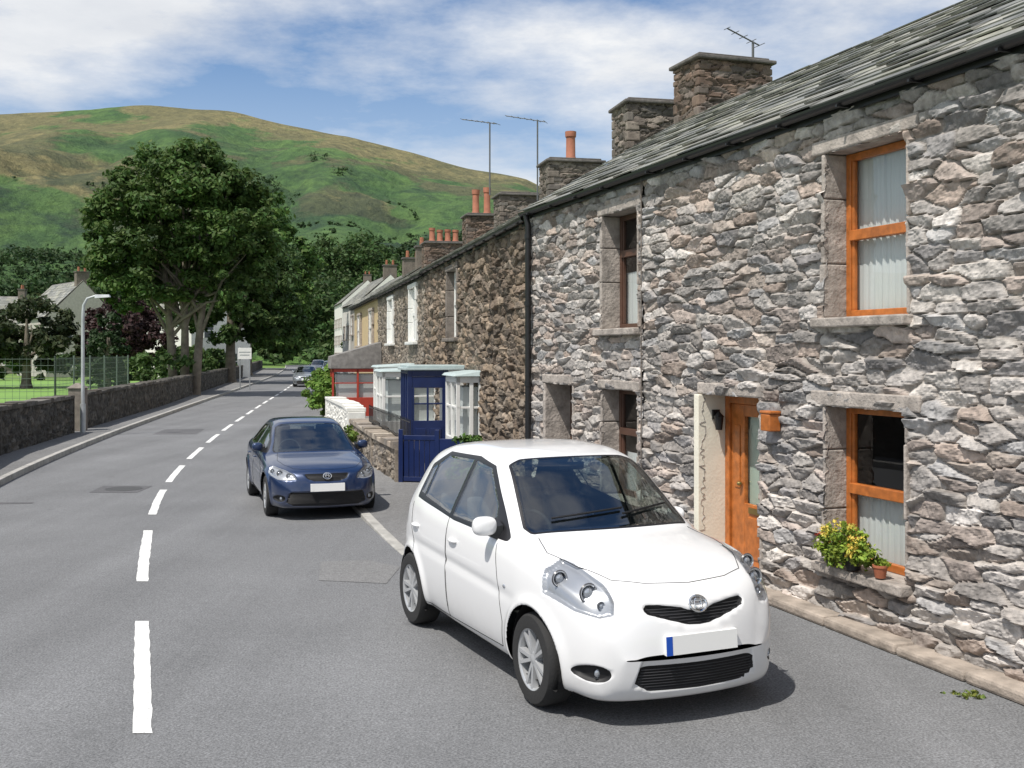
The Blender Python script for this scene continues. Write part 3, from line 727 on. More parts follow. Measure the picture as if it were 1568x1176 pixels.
tree('sycamore_tree',-17.1,58,13.6,bl,85000,.155,G1,1,.24,3,.42,38)
bl2=[(-.6,0,13,4.8,5,4.6),(3.0,-.5,10.5,3.6,4,3.6),(-4,0,10,3.8,4,3.4),(2.2,-2,7,3.6,3.5,2.8),(4.2,-1,8,2.4,3,3),(-2,-2,7,4,3.5,2.6),(1,1,15.6,2.6,3,2.4),(4.2,-2,5.0,2.2,2.5,1.8)]
tree('broadleaf_tree',-25.8,108,18,bl2,34000,.32,(.075,.145,.034),2,.5,1)
bl3=[(0,0,9.2,3.6,3.6,3.0),(2.2,-.4,6.8,3.0,3,2.4),(-2.4,0,6.6,3.0,3,2.4),(1.0,-.8,4.8,3.0,2.6,1.7),(3.2,0,5.2,2.0,2.3,1.8),(.8,.5,11.4,2.2,2,1.6)]
tree('broadleaf_tree',-20.8,82,12.5,bl3,30000,.23,(.05,.095,.025),3,.4,1)
tree('broadleaf_tree',-35,145,15,[(0,0,11,5,6,4.6),(4,-1,8,4.0,5,4),(-5,0,8,5,5,4),(5,0,5,3.2,4,3)],12000,.5,(.06,.11,.028),4,.5,1)
tree('broadleaf_tree',-31.5,72,6.0,[(0,0,3.9,2.5,3,1.9),(-3,0,3.1,2.3,2.6,1.6),(2.0,.4,2.7,1.7,2.3,1.3),(-5.6,0,2.6,2.1,2.4,1.4)],18000,.21,(.05,.068,.03),5,.3,1)
tree('copper_beech_tree',-25.8,74,6.0,[(0,0,4.1,2.1,2.4,1.9),(1.5,0,3.0,1.6,1.8,1.4),(-1.6,0,3.0,1.5,1.8,1.4),(.2,0,5.2,1.2,1.3,.9)],13000,.18,(.05,.03,.03),6,.3,1)
tree('broadleaf_tree',-44,134,9,[(0,0,6.0,4,4,2.8),(-5,0,5.2,4,4,2.4),(5.5,0,5,3.6,4,2.4),(-10,1,5,3.6,3.6,2.4)],12000,.38,(.06,.105,.028),8,.4,1)
tree('broadleaf_tree',-50,200,12,[(0,0,8,5,5,4.4),(5,0,6,4.5,4,4),(-5,0,6,5,4,4),(9,0,4.5,3.5,3,3.2)],12000,.5,(.05,.095,.026),18,.5,1)
tree('yew_tree',-24.4,67,4.6,[(0,0,3.6,.8,.8,1.2),(0,0,2.2,1.1,1.1,1.5),(0,0,1.0,1.1,1.1,1.0)],9000,.13,(.03,.06,.022),9,.2,1)
hb=[(-96+i*4.6,97+.6*math.sin(i)-i*.35,1.3+.4*math.sin(i*1.7),3.2,1.8,1.3+.4*math.sin(i*2.3)) for i in range(17)]
leafcloud('hedge',hb,22000,.3,(.05,.09,.025),None,12,14)
hb=[(-16.6-(y-50)*.19,y,1.2,1.2,2.6,1.1) for y in np.arange(53,110,3.5)]
leafcloud('roadside_shrubs',hb,15000,.18,(.05,.095,.024),None,13,14)
wb_=[];R=random.Random(5)
def wood(px,Yd,n,r,dx=26):
    for i in range(n):
        y=Yd+R.uniform(-18,18); x=(px-784)/1700*y+R.uniform(-dx,dx); z=max(0,float(hill(np.array([x]),np.array([y]))[0])) if y>175 else 0
        rr=r*R.uniform(.7,1.3); wb_.append((x,y,z+rr*.7,rr,rr,rr*1.05))
wood(590,205,24,4.6,16); wood(630,180,10,4.2,8); wood(500,330,18,6.5,12); wood(110,200,12,3.6,26)
wood(300,230,14,5,40); wood(690,330,16,6,30); wood(820,260,14,6,30); wood(420,250,16,5.5,16); wood(520,245,14,5.5,12)
leafcloud('valley_woodland',wb_,56000,.7,(.05,.095,.027),None,15,9,.42,.7,.6)
wb_=[]
M_=60000; rr_=np.random.default_rng(21)
yy=rr_.uniform(300,760,M_); xx=rr_.uniform(-.54,.10,M_)*yy; zz_=hill(xx,yy); u_=xx/yy
q_=fbm(xx/85.,yy/120.,77,4); ln_=np.abs(fbm(xx/130.,yy/130.,91,2)-.375)
thr=.50+.13*np.clip((zz_-40)/80,0,1)-.06*((u_<-.37)&(zz_<100))-.07*((u_>-.07)&(zz_<110))-.05*(zz_<34)
ok=((q_>thr)&(rr_.random(M_)<.30))|((ln_<.006)&(zz_<95)&(rr_.random(M_)<.5))|(rr_.random(M_)<.0012)
ok&=(zz_>9)&(zz_<132)
ii=np.nonzero(ok)[0][:2600]
for i in ii:
    r0=rr_.uniform(1.8,4.0)*(1 if q_[i]>thr[i] else .6); wb_.append((xx[i],yy[i],zz_[i]+r0*.4,r0,r0,r0*.85))
leafcloud('hillside_woodland',wb_,110000,.85,(.038,.074,.025),None,16,4,.5,.6,.5,True)
def bush(name,x,y,blobs,n,size,col,seed):
    e=empty(name,(x,y,0)); m=MB()
    for b in blobs: m.tube([(0,0,0),(b[0]*.5,b[1]*.5,b[2]*.5),b[:3]],[.03,.02,.008],5)
    m.obj('stems',(BARK,),e); leafcloud('foliage',blobs,n,size,col,e,seed,26,.3,.6,.5)
bush('garden_shrub',-6.7,39.5,[(0,0,.9,.75,.9,.75),(.3,-.6,.7,.6,.7,.6),(.1,.2,1.45,.5,.6,.4)],7000,.09,(.12,.22,.04),31)
bush('garden_shrub',-.75,18.2,[(0,0,.4,.35,.3,.4),(.1,0,.75,.25,.25,.25)],2500,.05,(.08,.16,.035),33)
bush('wildflower_clump',-3.5,23.4,[(0,0,.5,.28,.28,.22)],1500,.045,(.13,.2,.04),34)

fp=empty('flower_pots',(*wpos(8.0,-.09),.512),A1)
m=MB()
for sx_,sc in ((-.30,1),(-.02,1.1),(.33,.75)):
    m.lathe([(0,0),(.055*sc,0),(.075*sc,.11*sc),(.082*sc,.11*sc),(.082*sc,.135*sc),(.07*sc,.135*sc),(.06*sc,.1*sc),(0,.1*sc)],(sx_,0,0),seg=16,m=0 if sx_>.2 else 1)
m.obj('pots',(TERRA,BLACKP),fp,smooth=True)
leafcloud('plants',[(-.34,-.02,.17,.13,.1,.10),(-.05,0,.20,.17,.11,.12),(.18,-.02,.15,.13,.10,.11),(.33,0,.13,.07,.07,.05),(-.15,-.05,.1,.2,.06,.08),(-.1,0,.32,.05,.05,.07),(-.36,0,.3,.04,.04,.06),(.12,0,.28,.04,.04,.06)],3400,.024,(.19,.28,.04),fp,41,14,.45,.8,.25)
leafcloud('red_flowers',[(-.36,-.03,.20,.12,.1,.08)],70,.016,(.5,.08,.05),fp,42,10,.3)
leafcloud('yellow_flowers',[(-.1,-.03,.24,.3,.11,.12)],420,.018,(.6,.52,.10),fp,43,18,.3)
leafcloud('grass_tuft',[(3.05,7.4,.01,.09,.06,.03),(2.95,7.5,.008,.05,.03,.02)],260,.018,(.2,.26,.06),None,44,8,.4)

# ================================================================= STREET FURNITURE
e=empty('street_lamp',(-11.75,30.4,0)); m=MB()
m.tube([(0,0,0),(0,0,.9)],.075,12); m.tube([(0,0,.9),(0,0,3.3),(.02,0,3.6),(.12,0,3.78),(.3,0,3.84),(.45,0,3.85)],[.05,.045,.04,.035,.03,.03],12)
m.hexa([(.35,-.08,3.79),(.75,-.06,3.82),(.75,.06,3.82),(.35,.08,3.79),(.35,-.06,3.89),(.72,-.04,3.89),(.72,.04,3.89),(.35,.06,3.89)])
m.obj('column_and_lantern',(mat('lamp_metal',(.45,.47,.48),.5,metal=.3,var=.2,scale=3),),e,smooth=True)
e=empty('road_sign',(-16.6,69,0)); m=MB(); m.tube([(-.3,0,0),(-.3,0,2.7)],.04,8,0);m.tube([(.3,0,0),(.3,0,2.7)],.04,8,0); m.box(-.42,.42,-.06,-.03,1.9,2.6,1); m.box(-.36,.36,-.064,-.0605,2.3,2.36,0); m.box(-.3,.3,-.064,-.0605,2.12,2.18,0); m.obj('sign_panel_and_posts',(METAL,WHITEP),e)
e=empty('mesh_fence',(0,0,0)); m=MB()
fpts=[(-34,25.5),(-14.2,34.5),(-16.6,48)]
for i in range(2):
    a=Vector((*fpts[i],0));b=Vector((*fpts[i+1],0)); n=int((b-a).length/2.4)
    for k in range(n+1):
        q=a.lerp(b,k/n); m.tube([q,q+Vector((0,0,2.2))],.03,6)
    for zz in np.arange(.3,2.2,.2): m.tube([a+Vector((0,0,zz)),b+Vector((0,0,zz))],.006,4)
    n=int((b-a).length/.2)
    for k in range(n): 
        q=a.lerp(b,k/n); m.tube([q,q+Vector((0,0,2.15))],.005,4,cap=False)
m.obj('fence_panels',(mat('green_fence',(.12,.16,.13),.6),),e)

# ================================================================= CARS
def sdp(px,py,poly):
    poly=np.array(poly,float); n=len(poly); d=np.full(px.shape,1e9); s=np.ones(px.shape)
    for i in range(n):
        a=poly[i];b=poly[i-1]; ex,ey=b-a; wx,wy=px-a[0],py-a[1]
        t=np.clip((wx*ex+wy*ey)/(ex*ex+ey*ey+1e-12),0,1); d=np.minimum(d,(wx-ex*t)**2+(wy-ey*t)**2)
        c1=py>=a[1];c2=py<b[1];c3=ex*wy>ey*wx
        s=np.where((c1&c2&c3)|(~c1&~c2&~c3),-s,s)
    return s*np.sqrt(d)
def carpaint(name,col,coat=1,metal=0):
    m=bpy.data.materials.new(name); m.use_nodes=True; nt=m.node_tree; b=nt.nodes['Principled BSDF']; o=nt.nodes['Material Output']
    b.inputs['Base Color'].default_value=(*col,1); b.inputs['Roughness'].default_value=.35; b.inputs['Metallic'].default_value=metal
    b.inputs['Coat Weight'].default_value=coat; b.inputs['Coat Roughness'].default_value=.03
    g=objc(nt); sz=N(nt,'ShaderNodeSeparateXYZ'); nt.links.new(g,sz.inputs[0])
    du=ramp(nt,sz.outputs[2],.55,.15); dn=N(nt,'ShaderNodeMath',operation='MULTIPLY'); nt.links.new(du,dn.inputs[0]); nt.links.new(noise(nt,g,5,6,.7),dn.inputs[1])
    d2=N(nt,'ShaderNodeMath',operation='MULTIPLY'); nt.links.new(dn.outputs[0],d2.inputs[0]); d2.inputs[1].default_value=.45
    nt.links.new(mixc(nt,d2.outputs[0],col,(.25,.23,.2)),b.inputs['Base Color'])
    def pr(c,r,mt=0,sp=.5):
        p=N(nt,'ShaderNodeBsdfPrincipled'); p.inputs['Base Color'].default_value=(*c,1);p.inputs['Roughness'].default_value=r;p.inputs['Metallic'].default_value=mt; p.inputs['Specular IOR Level'].default_value=sp; return p.outputs[0]
    def sel(attr,cur,new,thr=0.):
        a=N(nt,'ShaderNodeAttribute',attribute_name=attr); l=N(nt,'ShaderNodeMath',operation='LESS_THAN'); nt.links.new(a.outputs['Fac'],l.inputs[0]); l.inputs[1].default_value=thr
        x=N(nt,'ShaderNodeMixShader'); nt.links.new(l.outputs[0],x.inputs[0]); nt.links.new(cur,x.inputs[1]); nt.links.new(new,x.inputs[2]); return x.outputs[0]
    black=pr((.012,.012,.014),.35)
    tr=N(nt,'ShaderNodeBsdfTransparent'); tr.inputs[0].default_value=(.70,.78,.76,1)
    gl=N(nt,'ShaderNodeBsdfGlossy'); gl.inputs['Roughness'].default_value=.01
    gm=N(nt,'ShaderNodeMixShader'); nt.links.new(facfac(nt,.16,.82,2.5),gm.inputs[0]); nt.links.new(tr.outputs[0],gm.inputs[1]); nt.links.new(gl.outputs[0],gm.inputs[2])
    cur=sel('tr',b.outputs[0],black); 
    cur=sel('gr',cur,pr((.008,.008,.009),.6))
    cur=sel('lp',cur,pr((.42,.43,.45),.3,.5))
    geo=N(nt,'ShaderNodeNewGeometry'); bk=N(nt,'ShaderNodeMixShader'); nt.links.new(geo.outputs['Backfacing'],bk.inputs[0]); nt.links.new(cur,bk.inputs[1]); nt.links.new(pr((.12,.12,.12),.9),bk.inputs[2])
    cur=sel('gl',bk.outputs[0],gm.outputs[0])
    nt.links.new(cur,o.inputs[0]); return m
TYRE=mat('tyre_rubber',(.022,.022,.022),.85,bmp=.2,bscale=60); ALLOY=mat('alloy',(.5,.51,.52),.3,metal=.4); CHROME=mat('chrome',(.8,.8,.8),.08,metal=1)
LENS=glassmat('lamp_lens',(.95,.96,.97),.05); DARKIN=mat('interior_trim',(.045,.045,.048),.8); SEAT=mat('seat_fabric',(.10,.10,.11),.95); PLATE=mat('number_plate',(.8,.8,.78),.4); EUB=mat('plate_blue',(.01,.08,.45),.4); WELL=mat('wheel_well',(.008,.008,.008),.95)
MESHG=mat('grille_mesh',(.035,.035,.038),.4); LAMPG=mat('lamp_glassy',(.5,.52,.55),.08,metal=.6); LAMPD=mat('lamp_dark_bezel',(.06,.06,.065),.3)

WHITE=dict(L=3.75,axf=.76,axr=3.16,R=.30,
 T=([0,.012,.03,.08,.15,.25,.4,.6,.8,.95,1.05,1.35,1.62,1.8,2.1,2.5,2.9,3.2,3.35,3.5,3.62,3.7,3.74,3.75],[.45,.56,.66,.77,.84,.89,.94,.98,1.01,1.035,1.08,1.29,1.46,1.52,1.56,1.57,1.545,1.49,1.43,1.26,1.06,.88,.7,.55]),
 B=([0,.012,.03,.08,.15,.3,3.4,3.6,3.7,3.74,3.75],[.42,.31,.23,.16,.145,.15,.2,.24,.33,.42,.55]),
 W=([0,.03,.08,.15,.25,.4,.6,.8,2.9,3.2,3.5,3.65,3.72,3.75],[.50,.60,.67,.72,.765,.80,.82,.83,.83,.82,.78,.72,.66,.55]),
 S=([0,.03,.08,.15,.25,.4,.6,.8,1.0,1.5,2.5,3.2,3.4,3.6,3.75],[.43,.55,.65,.73,.80,.87,.92,.94,.955,.97,1.02,1.07,1.04,.86,.55]),
 WT=([0,.15,.4,.8,1.0,1.35,1.7,2.1,3.0,3.3,3.5,3.75],[.42,.60,.67,.71,.71,.635,.575,.56,.55,.56,.58,.45]),
 K=([0,.4,1.0,1.7,2.4,3.2,3.75],[.26,.30,.34,.25,0,-.2,-.24]),
 wind=[(-.2,1.04),(.60,1.04),(.615,1.09),(.50,1.66),(.42,1.70),(-.2,1.70)],
 rear=[(-.2,3.34),(.47,3.34),(.50,3.55),(-.2,3.56)],
 dlo=[(1.26,1.00),(1.52,1.18),(1.88,1.43),(2.2,1.475),(2.85,1.46),(3.12,1.34),(3.06,1.10),(2.2,1.02)],
 panes=[[(1.50,1.04),(1.60,1.19),(1.92,1.415),(2.22,1.445),(2.24,1.045)],[(2.31,1.05),(2.29,1.448),(2.82,1.435),(2.96,1.36),(2.90,1.12)],[(2.94,1.13),(3.0,1.35),(3.08,1.31),(3.03,1.14)]],
 lamp=[(.55,.695),(.535,.76),(.545,.85),(.60,.93),(.66,.985),(.90,1.0),(.88,.88),(.81,.78),(.72,.705),(.62,.68)],lampx=.67,
 grilles=[[(-.1,.615),(.08,.625),(.26,.675),(.345,.70),(.36,.72),(.34,.74),(.26,.735),(.12,.715),(.07,.695),(-.1,.69)],[(-.1,.225),(.34,.23),(.43,.28),(.41,.365),(.36,.375),(-.1,.37)]],
 fog=(.655,.335),bulbs=((.625,.80,.058),(.72,.86,.05),(.585,.735,.025)),plate_z=.505,emb=.735,line=[[(1.36,.96),(1.30,.80),(1.20,.45),(1.24,.27),(2.28,.25),(2.29,1.02)],[(2.29,1.02),(2.30,.6),(2.29,.25),(2.86,.26),(2.90,.45),(3.12,.82),(3.13,1.04)]],
 wipers=True,fold=True)
def buildcar(name,loc,ang,P,col,scale=1,NS=300,NV=150,metal=0,detail=True,zs=1.0,wheelcol=ALLOY):
    root=empty(name,(loc[0],loc[1],0.006),ang,scale); root.scale=(scale,scale,scale*zs)
    L=P['L']; t=np.linspace(0,1,NS); xs=L*(.45*t+.55*(.5-.5*np.cos(np.pi*t)))
    f=lambda k: pch(P[k][0],P[k][1],xs)
    zt,zb,w,zs_,wt,K=f('T'),f('B'),f('W'),f('S'),f('WT'),f('K')
    zb=np.minimum(zb,zt-.0)
    zs_=np.minimum(zs_,zt-.0); zs_=np.maximum(zs_,zb); wt=np.minimum(wt,w*.93)
    ze=zt-.045*np.clip((zt-zs_)/.05,0,1); hb=zs_-zb
    one=np.ones(NS)
    ctrl=[(0*one,zb),(.55*w,zb),(.88*w,zb),(.965*w,zb+.10*hb),(.995*w,zb+.34*hb),(w*1.0,zb+.62*hb),(.995*w,zb+.86*hb),(.96*w,zs_+.03*np.clip(zt-zs_,0,.5)),
          (.5*(.955*w+wt),zs_+.5*(ze-zs_)),(wt+.01,ze-.02*np.clip((ze-zs_)/.1,0,1)),(wt*.90,zt-.012*np.clip(hb,0,1)),(wt*.5,zt+.004),(0*one,zt+.008)]
    n=len(ctrl)
    CP=np.array([[a,b] for a,b in ctrl])
    ext=np.concatenate([CP[1:2]*np.array([-1,1])[None,:,None],CP,CP[-2:-1]*np.array([-1,1])[None,:,None]],0)
    u=np.linspace(0,n-1,NV); i=np.minimum(u.astype(int),n-2); q=u-i
    Bq=[(1-q)**3/6,(3*q**3-6*q**2+4)/6,(-3*q**3+3*q**2+3*q+1)/6,q**3/6]
    P2=sum(Bq[k][:,None,None]*ext[i+k] for k in range(4))
    Yh=P2[:,0,:].T; Zh=P2[:,1,:].T; Yh[:,0]=0;Yh[:,-1]=0
    XS=np.repeat(xs[:,None],NV,1); U=np.repeat(u[None,:],NS,0)
    Yf=np.concatenate([Yh,-Yh[:,-2:0:-1]],1); Zf=np.concatenate([Zh,Zh[:,-2:0:-1]],1); XSf=np.concatenate([XS,XS[:,-2:0:-1]],1);Uf=np.concatenate([U,U[:,-2:0:-1]],1)
    Xf=XSf+K[:,None]*Yf**2
    cr=np.exp(-((Zf-(.60+.04*Xf))/.035)**2)*(Uf>4)*(Uf<7.4)*np.clip((Xf-.9)/.5,0,1)*np.clip((L-.4-Xf)/.5,0,1)
    Yf-=np.sign(Yf)*.010*cr
    M=Yf.shape[1]; ay=np.abs(Yf)
    Ra=P['R']+.05
    dele=np.zeros(Xf.shape,bool)
    for ax in (P['axf'],P['axr']):
        dx=Xf-ax;dz=Zf-P['R']; r=np.hypot(dx,dz)+1e-9; side=(ay>.45)
        Yf+=np.sign(Yf)*.022*np.exp(-((r-Ra-.01)/.045)**2)*side*(Uf>2.5)
        ins=side&(r<Ra); dele|=side&(r<Ra-.02)
        k=np.where(ins&~dele,Ra/r,1); Zf=P['R']+dz*k
        Xf=np.where(k==1,Xf,ax+dx*k)
    big=1.0
    wind=sdp(ay,XSf,P['wind'])-.015; wind=np.where((Uf>9.3),wind,big)
    rear=sdp(ay,XSf,P['rear'])-.015; rear=np.where((Uf>9.3),rear,big)
    sidem=(Uf>6.2)&(Uf<10.4)
    dlo=np.where(sidem,sdp(Xf,Zf,P['dlo'])-.015,big)
    pan=np.full(Xf.shape,big)
    for pp in P['panes']: pan=np.minimum(pan,sdp(Xf,Zf,pp)-.008)
    pan=np.where(sidem,pan,big)
    gl=np.minimum(np.minimum(wind,rear),pan); tr=np.minimum(dlo,np.minimum(wind,rear)-.02)
    front=XSf<.75
    lp=sdp(ay,Zf,P['lamp'])-.01
    lx=P.get('lampx',.7)
    lp=np.maximum(lp,(Xf-(lx+.35*(Zf-P['lamp'][0][1]-.2)))*.7)
    lp=np.maximum(lp,((Zf-P['lamp'][0][1])-.10-.42*(Xf-.12)-.05)*.8) if 'lampx' in P else lp
    lp=np.where(front&(Uf>4),lp,big)
    gr=np.full(Xf.shape,big)
    for pp in P['grilles']: gr=np.minimum(gr,sdp(ay,Zf,pp)-.008)
    fy,fz=P['fog']; fog=np.hypot((ay-fy)/1.5,Zf-fz)*1.0-.052
    gr=np.where(XSf<.4,np.minimum(gr,fog),big)
    V=np.stack([Xf,Yf,Zf],-1).reshape(-1,3)
    idx=np.arange(NS*M).reshape(NS,M); nx=np.roll(idx,-1,1)
    F=np.stack([idx[:-1],idx[1:],nx[1:],nx[:-1]],-1)
    dl=dele
    anyd=dl[:-1]|dl[1:]|np.roll(dl,-1,1)[:-1]|np.roll(dl,-1,1)[1:]
    F=F[~anyd]
    CPm=carpaint(name+'_paint',col,1,metal)
    F0=F[:, ::-1]
    body=mk('body',V,F0,(CPm,),root,None,True,None,dict(gl=gl.ravel(),tr=tr.ravel(),lp=lp.ravel(),gr=gr.ravel()))
    me=body.data
    nr=np.zeros(len(V)*3); me.vertices.foreach_get('normal',nr); nr=nr.reshape(-1,3)
    ti=idx[NS//2,NV-1]
    if nr[ti,2]<0: me.flip_normals(); me.update(); nr=np.zeros(len(V)*3); me.vertices.foreach_get('normal',nr); nr=nr.reshape(-1,3)
    bvh=BVHTree.FromPolygons([Vector(v) for v in V],F0.tolist())
    st=lambda d,e=.012: np.clip(-d/e,0,1)
    disp=-.006*st(gl.ravel())-.03*st(lp.ravel())-.03*st(gr.ravel())
    lpf=lp.ravel(); sel=(lpf[F0]<.004).all(1)
    if sel.any():
        ff=F0[sel]; uq,invx=np.unique(ff,return_inverse=True); mk('headlamp_lens',V[uq]+nr[uq]*.002,invx.reshape(-1,4),(LENS,),root,None,True)
    me.vertices.foreach_set('co',(V+nr*disp[:,None]).ravel()); me.update()
    def ray(o,d):
        r=bvh.ray_cast(Vector(o),Vector(d)); return r[0],r[1]
    def fx(y,z):
        p,nn=ray((-1,y,z),(1,0,0)); return p
    for ax in (P['axf'],P['axr']):
        for sg in (1,-1):
            yc=sg*(.83 if L<4 else .86)*.985; R=P['R']; c=(ax,yc,R)
            wE=MB(); k=-sg
            wE.lathe([(R*.66,k*.0),(R*.72,k*-.004),(R*.93,k*.0),(R*.985,k*.02),(R,k*.05),(R,k*.15),(R*.97,k*.185),(R*.66,k*.19)],c,'y',40,0)
            wE.lathe([(R*.69,k*.001),(R*.66,k*.004),(R*.62,k*.014),(R*.60,k*.09),(R*.60,k*.19)],c,'y',40,1)
            wE.lathe([(R*.6,k*.11),(0,k*.11)],c,'y',24,2)
            wE.lathe([(R*.42,k*.095),(R*.42,k*.085),(0,k*.085)],c,'y',24,3)
            wE.lathe([(0,k*.012),(R*.1,k*.014),(R*.17,k*.024),(R*.18,k*.07)],c,'y',20,1)
            ns=10
            for q_ in range(ns):
                a=2*math.pi*q_/ns+.2+(.10 if q_%2 else -.10); ca,sa=math.cos(a),math.sin(a)
                def pt(r,wd,y): return (ax+r*ca-wd*sa,yc+k*y,R+r*sa+wd*ca)
                r0,r1=R*.12,R*.66; w0,w1=R*.045,R*.06
                wE.hexa([pt(r0,-w0,.055),pt(r1,-w1,.05),pt(r1,w1,.05),pt(r0,w0,.055),pt(r0,-w0*.8,.016),pt(r1,-w1*.7,.008),pt(r1,w1*.7,.008),pt(r0,w0*.8,.016)],1)
            wE.obj('wheel',(TYRE,wheelcol,WELL,METAL),root,smooth=True)
            wl=MB(); Rl=Ra+.006; pr_=[(Rl,k*.03),(Rl,k*.33),(0,k*.33)]
            wl.lathe(pr_,c,'y',40); wl.v=[(v[0],v[1],max(v[2],.17)) for v in wl.v]; wl.obj('wheel_arch_liner',(WELL,),root)
    m=MB(); m.box(.25,L-.3,-.45,.45,zb.min()+.02,.3); m.box(P['axf']+.42,P['axr']-.42,-.72,.72,.19,.32); m.obj('floor_pan',(WELL,),root)
    if detail:
        m=MB()
        cb=P['wind'][1][1]; H=1.0 if L<4 else .93
        m.box(cb+.12,cb+.5,-.62,.62,.5,H-.03)
        for sy in (.34,-.34):
            m.box(1.95,2.45,sy-.23,sy+.23,.35,.55,1)
            m.hexa([(2.35,sy-.22,.5),(2.35,sy+.22,.5),(2.47,sy+.22,.5),(2.47,sy-.22,.5),(2.55,sy-.18,1.12),(2.55,sy+.18,1.12),(2.64,sy+.18,1.12),(2.64,sy-.18,1.12)],1)
            m.box(2.57,2.65,sy-.12,sy+.12,1.14,1.30,1)
        m.hexa([(2.95,-.6,.5),(2.95,.6,.5),(3.1,.6,.5),(3.1,-.6,.5),(3.12,-.55,1.1),(3.12,.55,1.1),(3.2,.55,1.1),(3.2,-.55,1.1)],1)
        m.obj('interior',(DARKIN,SEAT),root,bevel=.03)
        m=MB()
        cx,cy,cz=1.78,.34,.93
        m.tube([(cx+.06*math.sin(a)*1.0,cy+.18*math.cos(a),cz+.17*math.sin(a)) for a in np.linspace(0,2*math.pi,25)],.015,8,cap=False)
        m.tube([(cx,cy-.17,cz),(cx,cy+.17,cz)],.02,6); m.obj('steering_wheel',(DARKIN,),root,smooth=True)
        m=MB(); m.box(P['wind'][3][1]+.10,P['wind'][3][1]+.13,-.11,.11,1.40 if L<4 else 1.24,1.46 if L<4 else 1.30); m.obj('interior_mirror',(DARKIN,),root,bevel=.01)
    m=MB()
    for ln in P['line']:
        for sg in (1,-1):
            pts=[]
            for a,b in zip(ln[:-1],ln[1:]):
                for q_ in np.linspace(0,1,10)[:-1 if b is not ln[-1] else None]:
                    x=a[0]+(b[0]-a[0])*q_; z=a[1]+(b[1]-a[1])*q_
                    p,nn=ray((x,sg*2,z),(0,-sg,0))
                    if p is not None: pts.append(p)
            if len(pts)>2: m.tube(pts,.003,5)
    hw=[(P['wind'][0][1]-.06,.60),(.7,.66),(.42,.60),(.22,.48),(.17,.30),(.15,0)]
    for sg in (1,-1):
        pts=[]
        for a,b in zip(hw[:-1],hw[1:]):
            for q_ in np.linspace(0,1,8):
                x=a[0]+(b[0]-a[0])*q_; y=(a[1]+(b[1]-a[1])*q_); x+=.3*y*y
                p,nn=ray((x,sg*y,3),(0,0,-1))
                if p is not None: pts.append(p)
        m.tube(pts,.003,5)
    m.obj('panel_gaps',(WELL,),root)
    m=MB()
    for hx_ in ((2.14,3.0) if L<4 else (2.3,3.2)):
        for sg in (1,-1):
            p,nn=ray((hx_,sg*2,.86 if L<4 else .8),(0,-sg,0))
            if p is not None: m.ell((p.x,p.y+sg*.012,p.z),(.085,.022,.016),0,12,8)
    mx_=P.get('mirx',1.42); mz=P.get('mirz',1.02)
    for sg in (1,-1):
        p,nn=ray((mx_,sg*2,mz),(0,-sg,0))
        if P.get('fold') and sg<0:
            m.ell((mx_+.10,p.y+sg*.02,mz+.03),(.10,.04,.06),0,20,14,.75); continue
        m.ell((mx_+.0,p.y+sg*.105,mz+.055),(.06,.088,.068),0,20,14,.72)
        m.hexa([(mx_-.05,p.y-sg*.02,mz-.06),(mx_+.08,p.y-sg*.02,mz-.06),(mx_+.05,p.y+sg*.09,mz-.01),(mx_-.03,p.y+sg*.09,mz-.01),(mx_-.04,p.y-sg*.02,mz+.06),(mx_+.08,p.y-sg*.02,mz+.10),(mx_+.05,p.y+sg*.08,mz+.04),(mx_-.03,p.y+sg*.08,mz+.04)],1)
    solid=mat(name+'_solid_paint',col,.3,metal=metal,coat=1)
    m.obj('mirrors_and_handles',(solid,BLACKP),root,smooth=True)
    m=MB(); pzz=P['plate_z']
    pl=fx(0,pzz)
    x0=min(fx(.24,pzz).x,pl.x)-.012
    m.hexa([(x0,-.26,pzz-.058),(x0,.26,pzz-.058),(x0+.09,.26,pzz-.058),(x0+.09,-.26,pzz-.058),(x0+.008,-.26,pzz+.058),(x0+.008,.26,pzz+.058),(x0+.09,.26,pzz+.058),(x0+.09,-.26,pzz+.058)],0)
    m.hexa([(x0-.002,.215,pzz-.057),(x0-.002,.259,pzz-.057),(x0+.01,.259,pzz-.057),(x0+.01,.215,pzz-.057),(x0+.006,.215,pzz+.057),(x0+.006,.259,pzz+.057),(x0+.01,.259,pzz+.057),(x0+.01,.215,pzz+.057)],1)
    m.obj('number_plate',(PLATE,EUB if P.get('wipers') else PLATE),root)
    m=MB(); ez=P.get('emb',.775); pe=fx(0,ez); tl=.5
    m.tube([(pe.x-.008+tl*.045*math.sin(a),.062*math.cos(a),ez+.045*math.sin(a)) for a in np.linspace(0,2*math.pi,25)],.008,6,cap=False)
    m.tube([(pe.x-.008+tl*.03*math.sin(a),.026*math.cos(a),ez+.03*math.sin(a)) for a in np.linspace(0,2*math.pi,21)],.006,6,cap=False)
    m.tube([(pe.x-.008+tl*.02+.012*math.sin(a)*tl,.05*math.cos(a),ez+.02+.012*math.sin(a)) for a in np.linspace(0,2*math.pi,21)],.005,6,cap=False)
    m.obj('emblem',(CHROME,),root,smooth=True)
    m=MB()
    for pp in P['grilles']:
        pa=np.array(pp); z0,z1=pa[:,1].min()+.01,pa[:,1].max()-.01
        for z in np.arange(z0,z1,.018):
            run=[]
            for y in np.linspace(-pa[:,0].max(),pa[:,0].max(),60):
                if sdp(np.array([abs(y)]),np.array([z]),pp)[0]<0:
                    q_=fx(y,z)
                    if q_ is not None: run.append((q_.x+.015,y,z)); continue
                if len(run)>2: m.tube(run,.003,4)
                run=[]
            if len(run)>2: m.tube(run,.003,4)
    m.obj('grille_bars',(MESHG,),root)
    m=MB()
